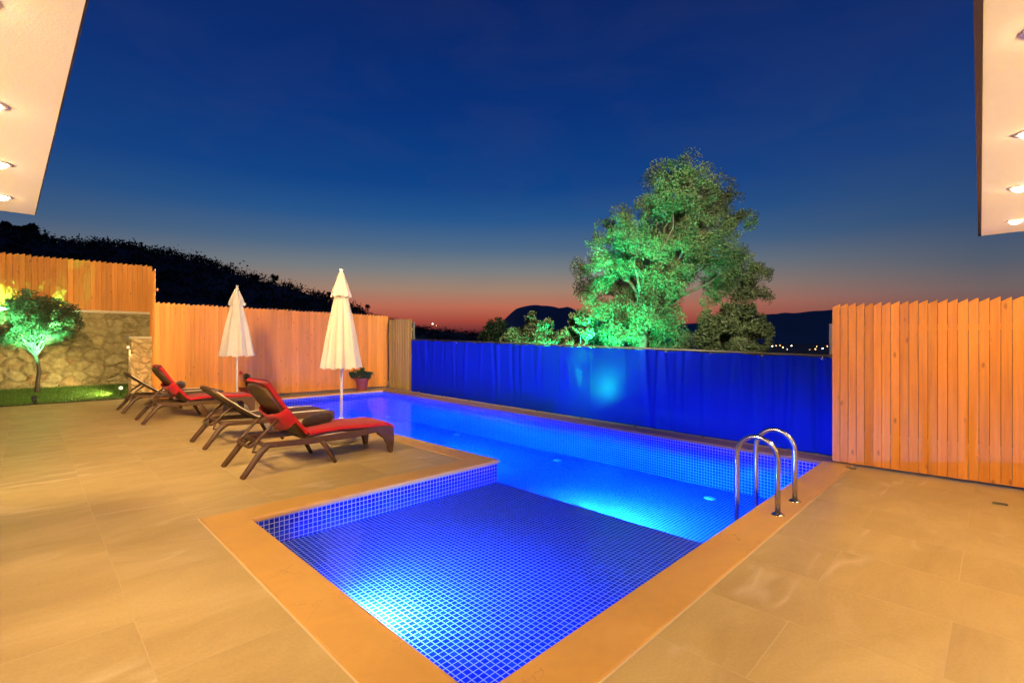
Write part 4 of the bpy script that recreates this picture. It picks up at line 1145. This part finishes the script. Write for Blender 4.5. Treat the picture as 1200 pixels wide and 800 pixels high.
DL = [(-.115, 1.2), (-.115, 2.1), (-.11, 3.0), (-.11, 3.97), (-.12, 4.86), (1.2, -.11), (2.3, -.11), (3.4, -.11), (4.57, -.10), (5.80, -.10)]
for (x, y) in DL:
    mb = MB(); mb.lathe([(.042, -.002), (.058, -.002), (.062, .006), (.042, .008)], (0, 0, 0), 22)
    dn = mb.build('downlight', M['plaster'], vl, smooth=True); dn.location = (x, y, HS - .003)
    mb = MB(); mb.lathe([(0, -.026), (.018, -.023), (.034, -.013), (.042, .002)], seg=22); mb.build('lens', M['lens_down'], dn, smooth=True)
    lamp('SPOT', 'downlight_beam', (0, 0, -.05), 60, WARM, dn, (0, 0, -3), spot_size=R(150), spot_blend=.8, shadow_soft_size=.04)
def sconce(x, y, out, e):
    mb = MB(); mb.box((0, 0, 0), (.09, .09, .20)); sc_ = mb.build('wall_sconce', M['post'], vl, bevel=.008); sc_.location = (x, y, 1.55)
    mb = MB(); mb.box((0, 0, .103), (.07, .07, .004)); mb.build('lens', M['lens_warm'], sc_)
    lamp('SPOT', 'sconce_beam', (out[0] * .1, out[1] * .1, .14), e, WARM, sc_, (out[0] * 1.0, out[1] * 1.0, 1.0), spot_size=R(140), spot_blend=.9, shadow_soft_size=.05)
for y in (1.2, 3.0, 4.6): sconce(-2.14, y, (1, 0), 300)
for x in (1.5, 3.6, 5.6): sconce(x, -2.14, (0, 1), 300)
def facade_flood(loc, tgt, e, size, blend=.9, col=None):
    d = (Vector(tgt) - Vector(loc)).normalized(); rot = d.to_track_quat('Z', 'Y').to_matrix()
    mb = MB(); mb.box((0, 0, -.03), (.26, .18, .07)); mb.v = [tuple(rot @ Vector(v)) for v in mb.v]; f_ = mb.build('floodlight', M['black'], vl, bevel=.008); f_.location = loc
    mb = MB(); mb.box((0, 0, .008), (.23, .15, .004)); mb.v = [tuple(rot @ Vector(v)) for v in mb.v]; mb.build('lens', M['lens_warm'], f_)
    l = lamp('SPOT', 'facade_beam', tuple(d * .05), e, col or WARM, f_, None, spot_size=size, spot_blend=blend, shadow_soft_size=.4)
    l.rotation_euler = d.to_track_quat('-Z', 'Y').to_euler()
facade_flood((-.62, 4.6, 4.6), (4.9, 13.4, 1.2), 3100, R(80))
facade_flood((-.62, 3.8, 5.0), (.4, 17.2, 2.2), 5600, R(46))
facade_flood((-.62, 2.6, 4.4), (6.9, .0, 1.0), 1500, R(60))
facade_flood((4.6, -.62, 5.0), (4.6, 13.0, .9), 3000, R(56))
facade_flood((-.62, 5.0, 4.9), (1.0, 9.2, 0), 2500, R(104))  # extra unseen flood, added to brighten the left terrace
facade_flood((.4, -.62, 5.0), (1.9, 7.2, 0), 1700, R(74))
facade_flood((3.0, -.62, 5.5), (bx - .3, by + .9, 3.6), 25000, R(65), 1, (.95, .84, .56))
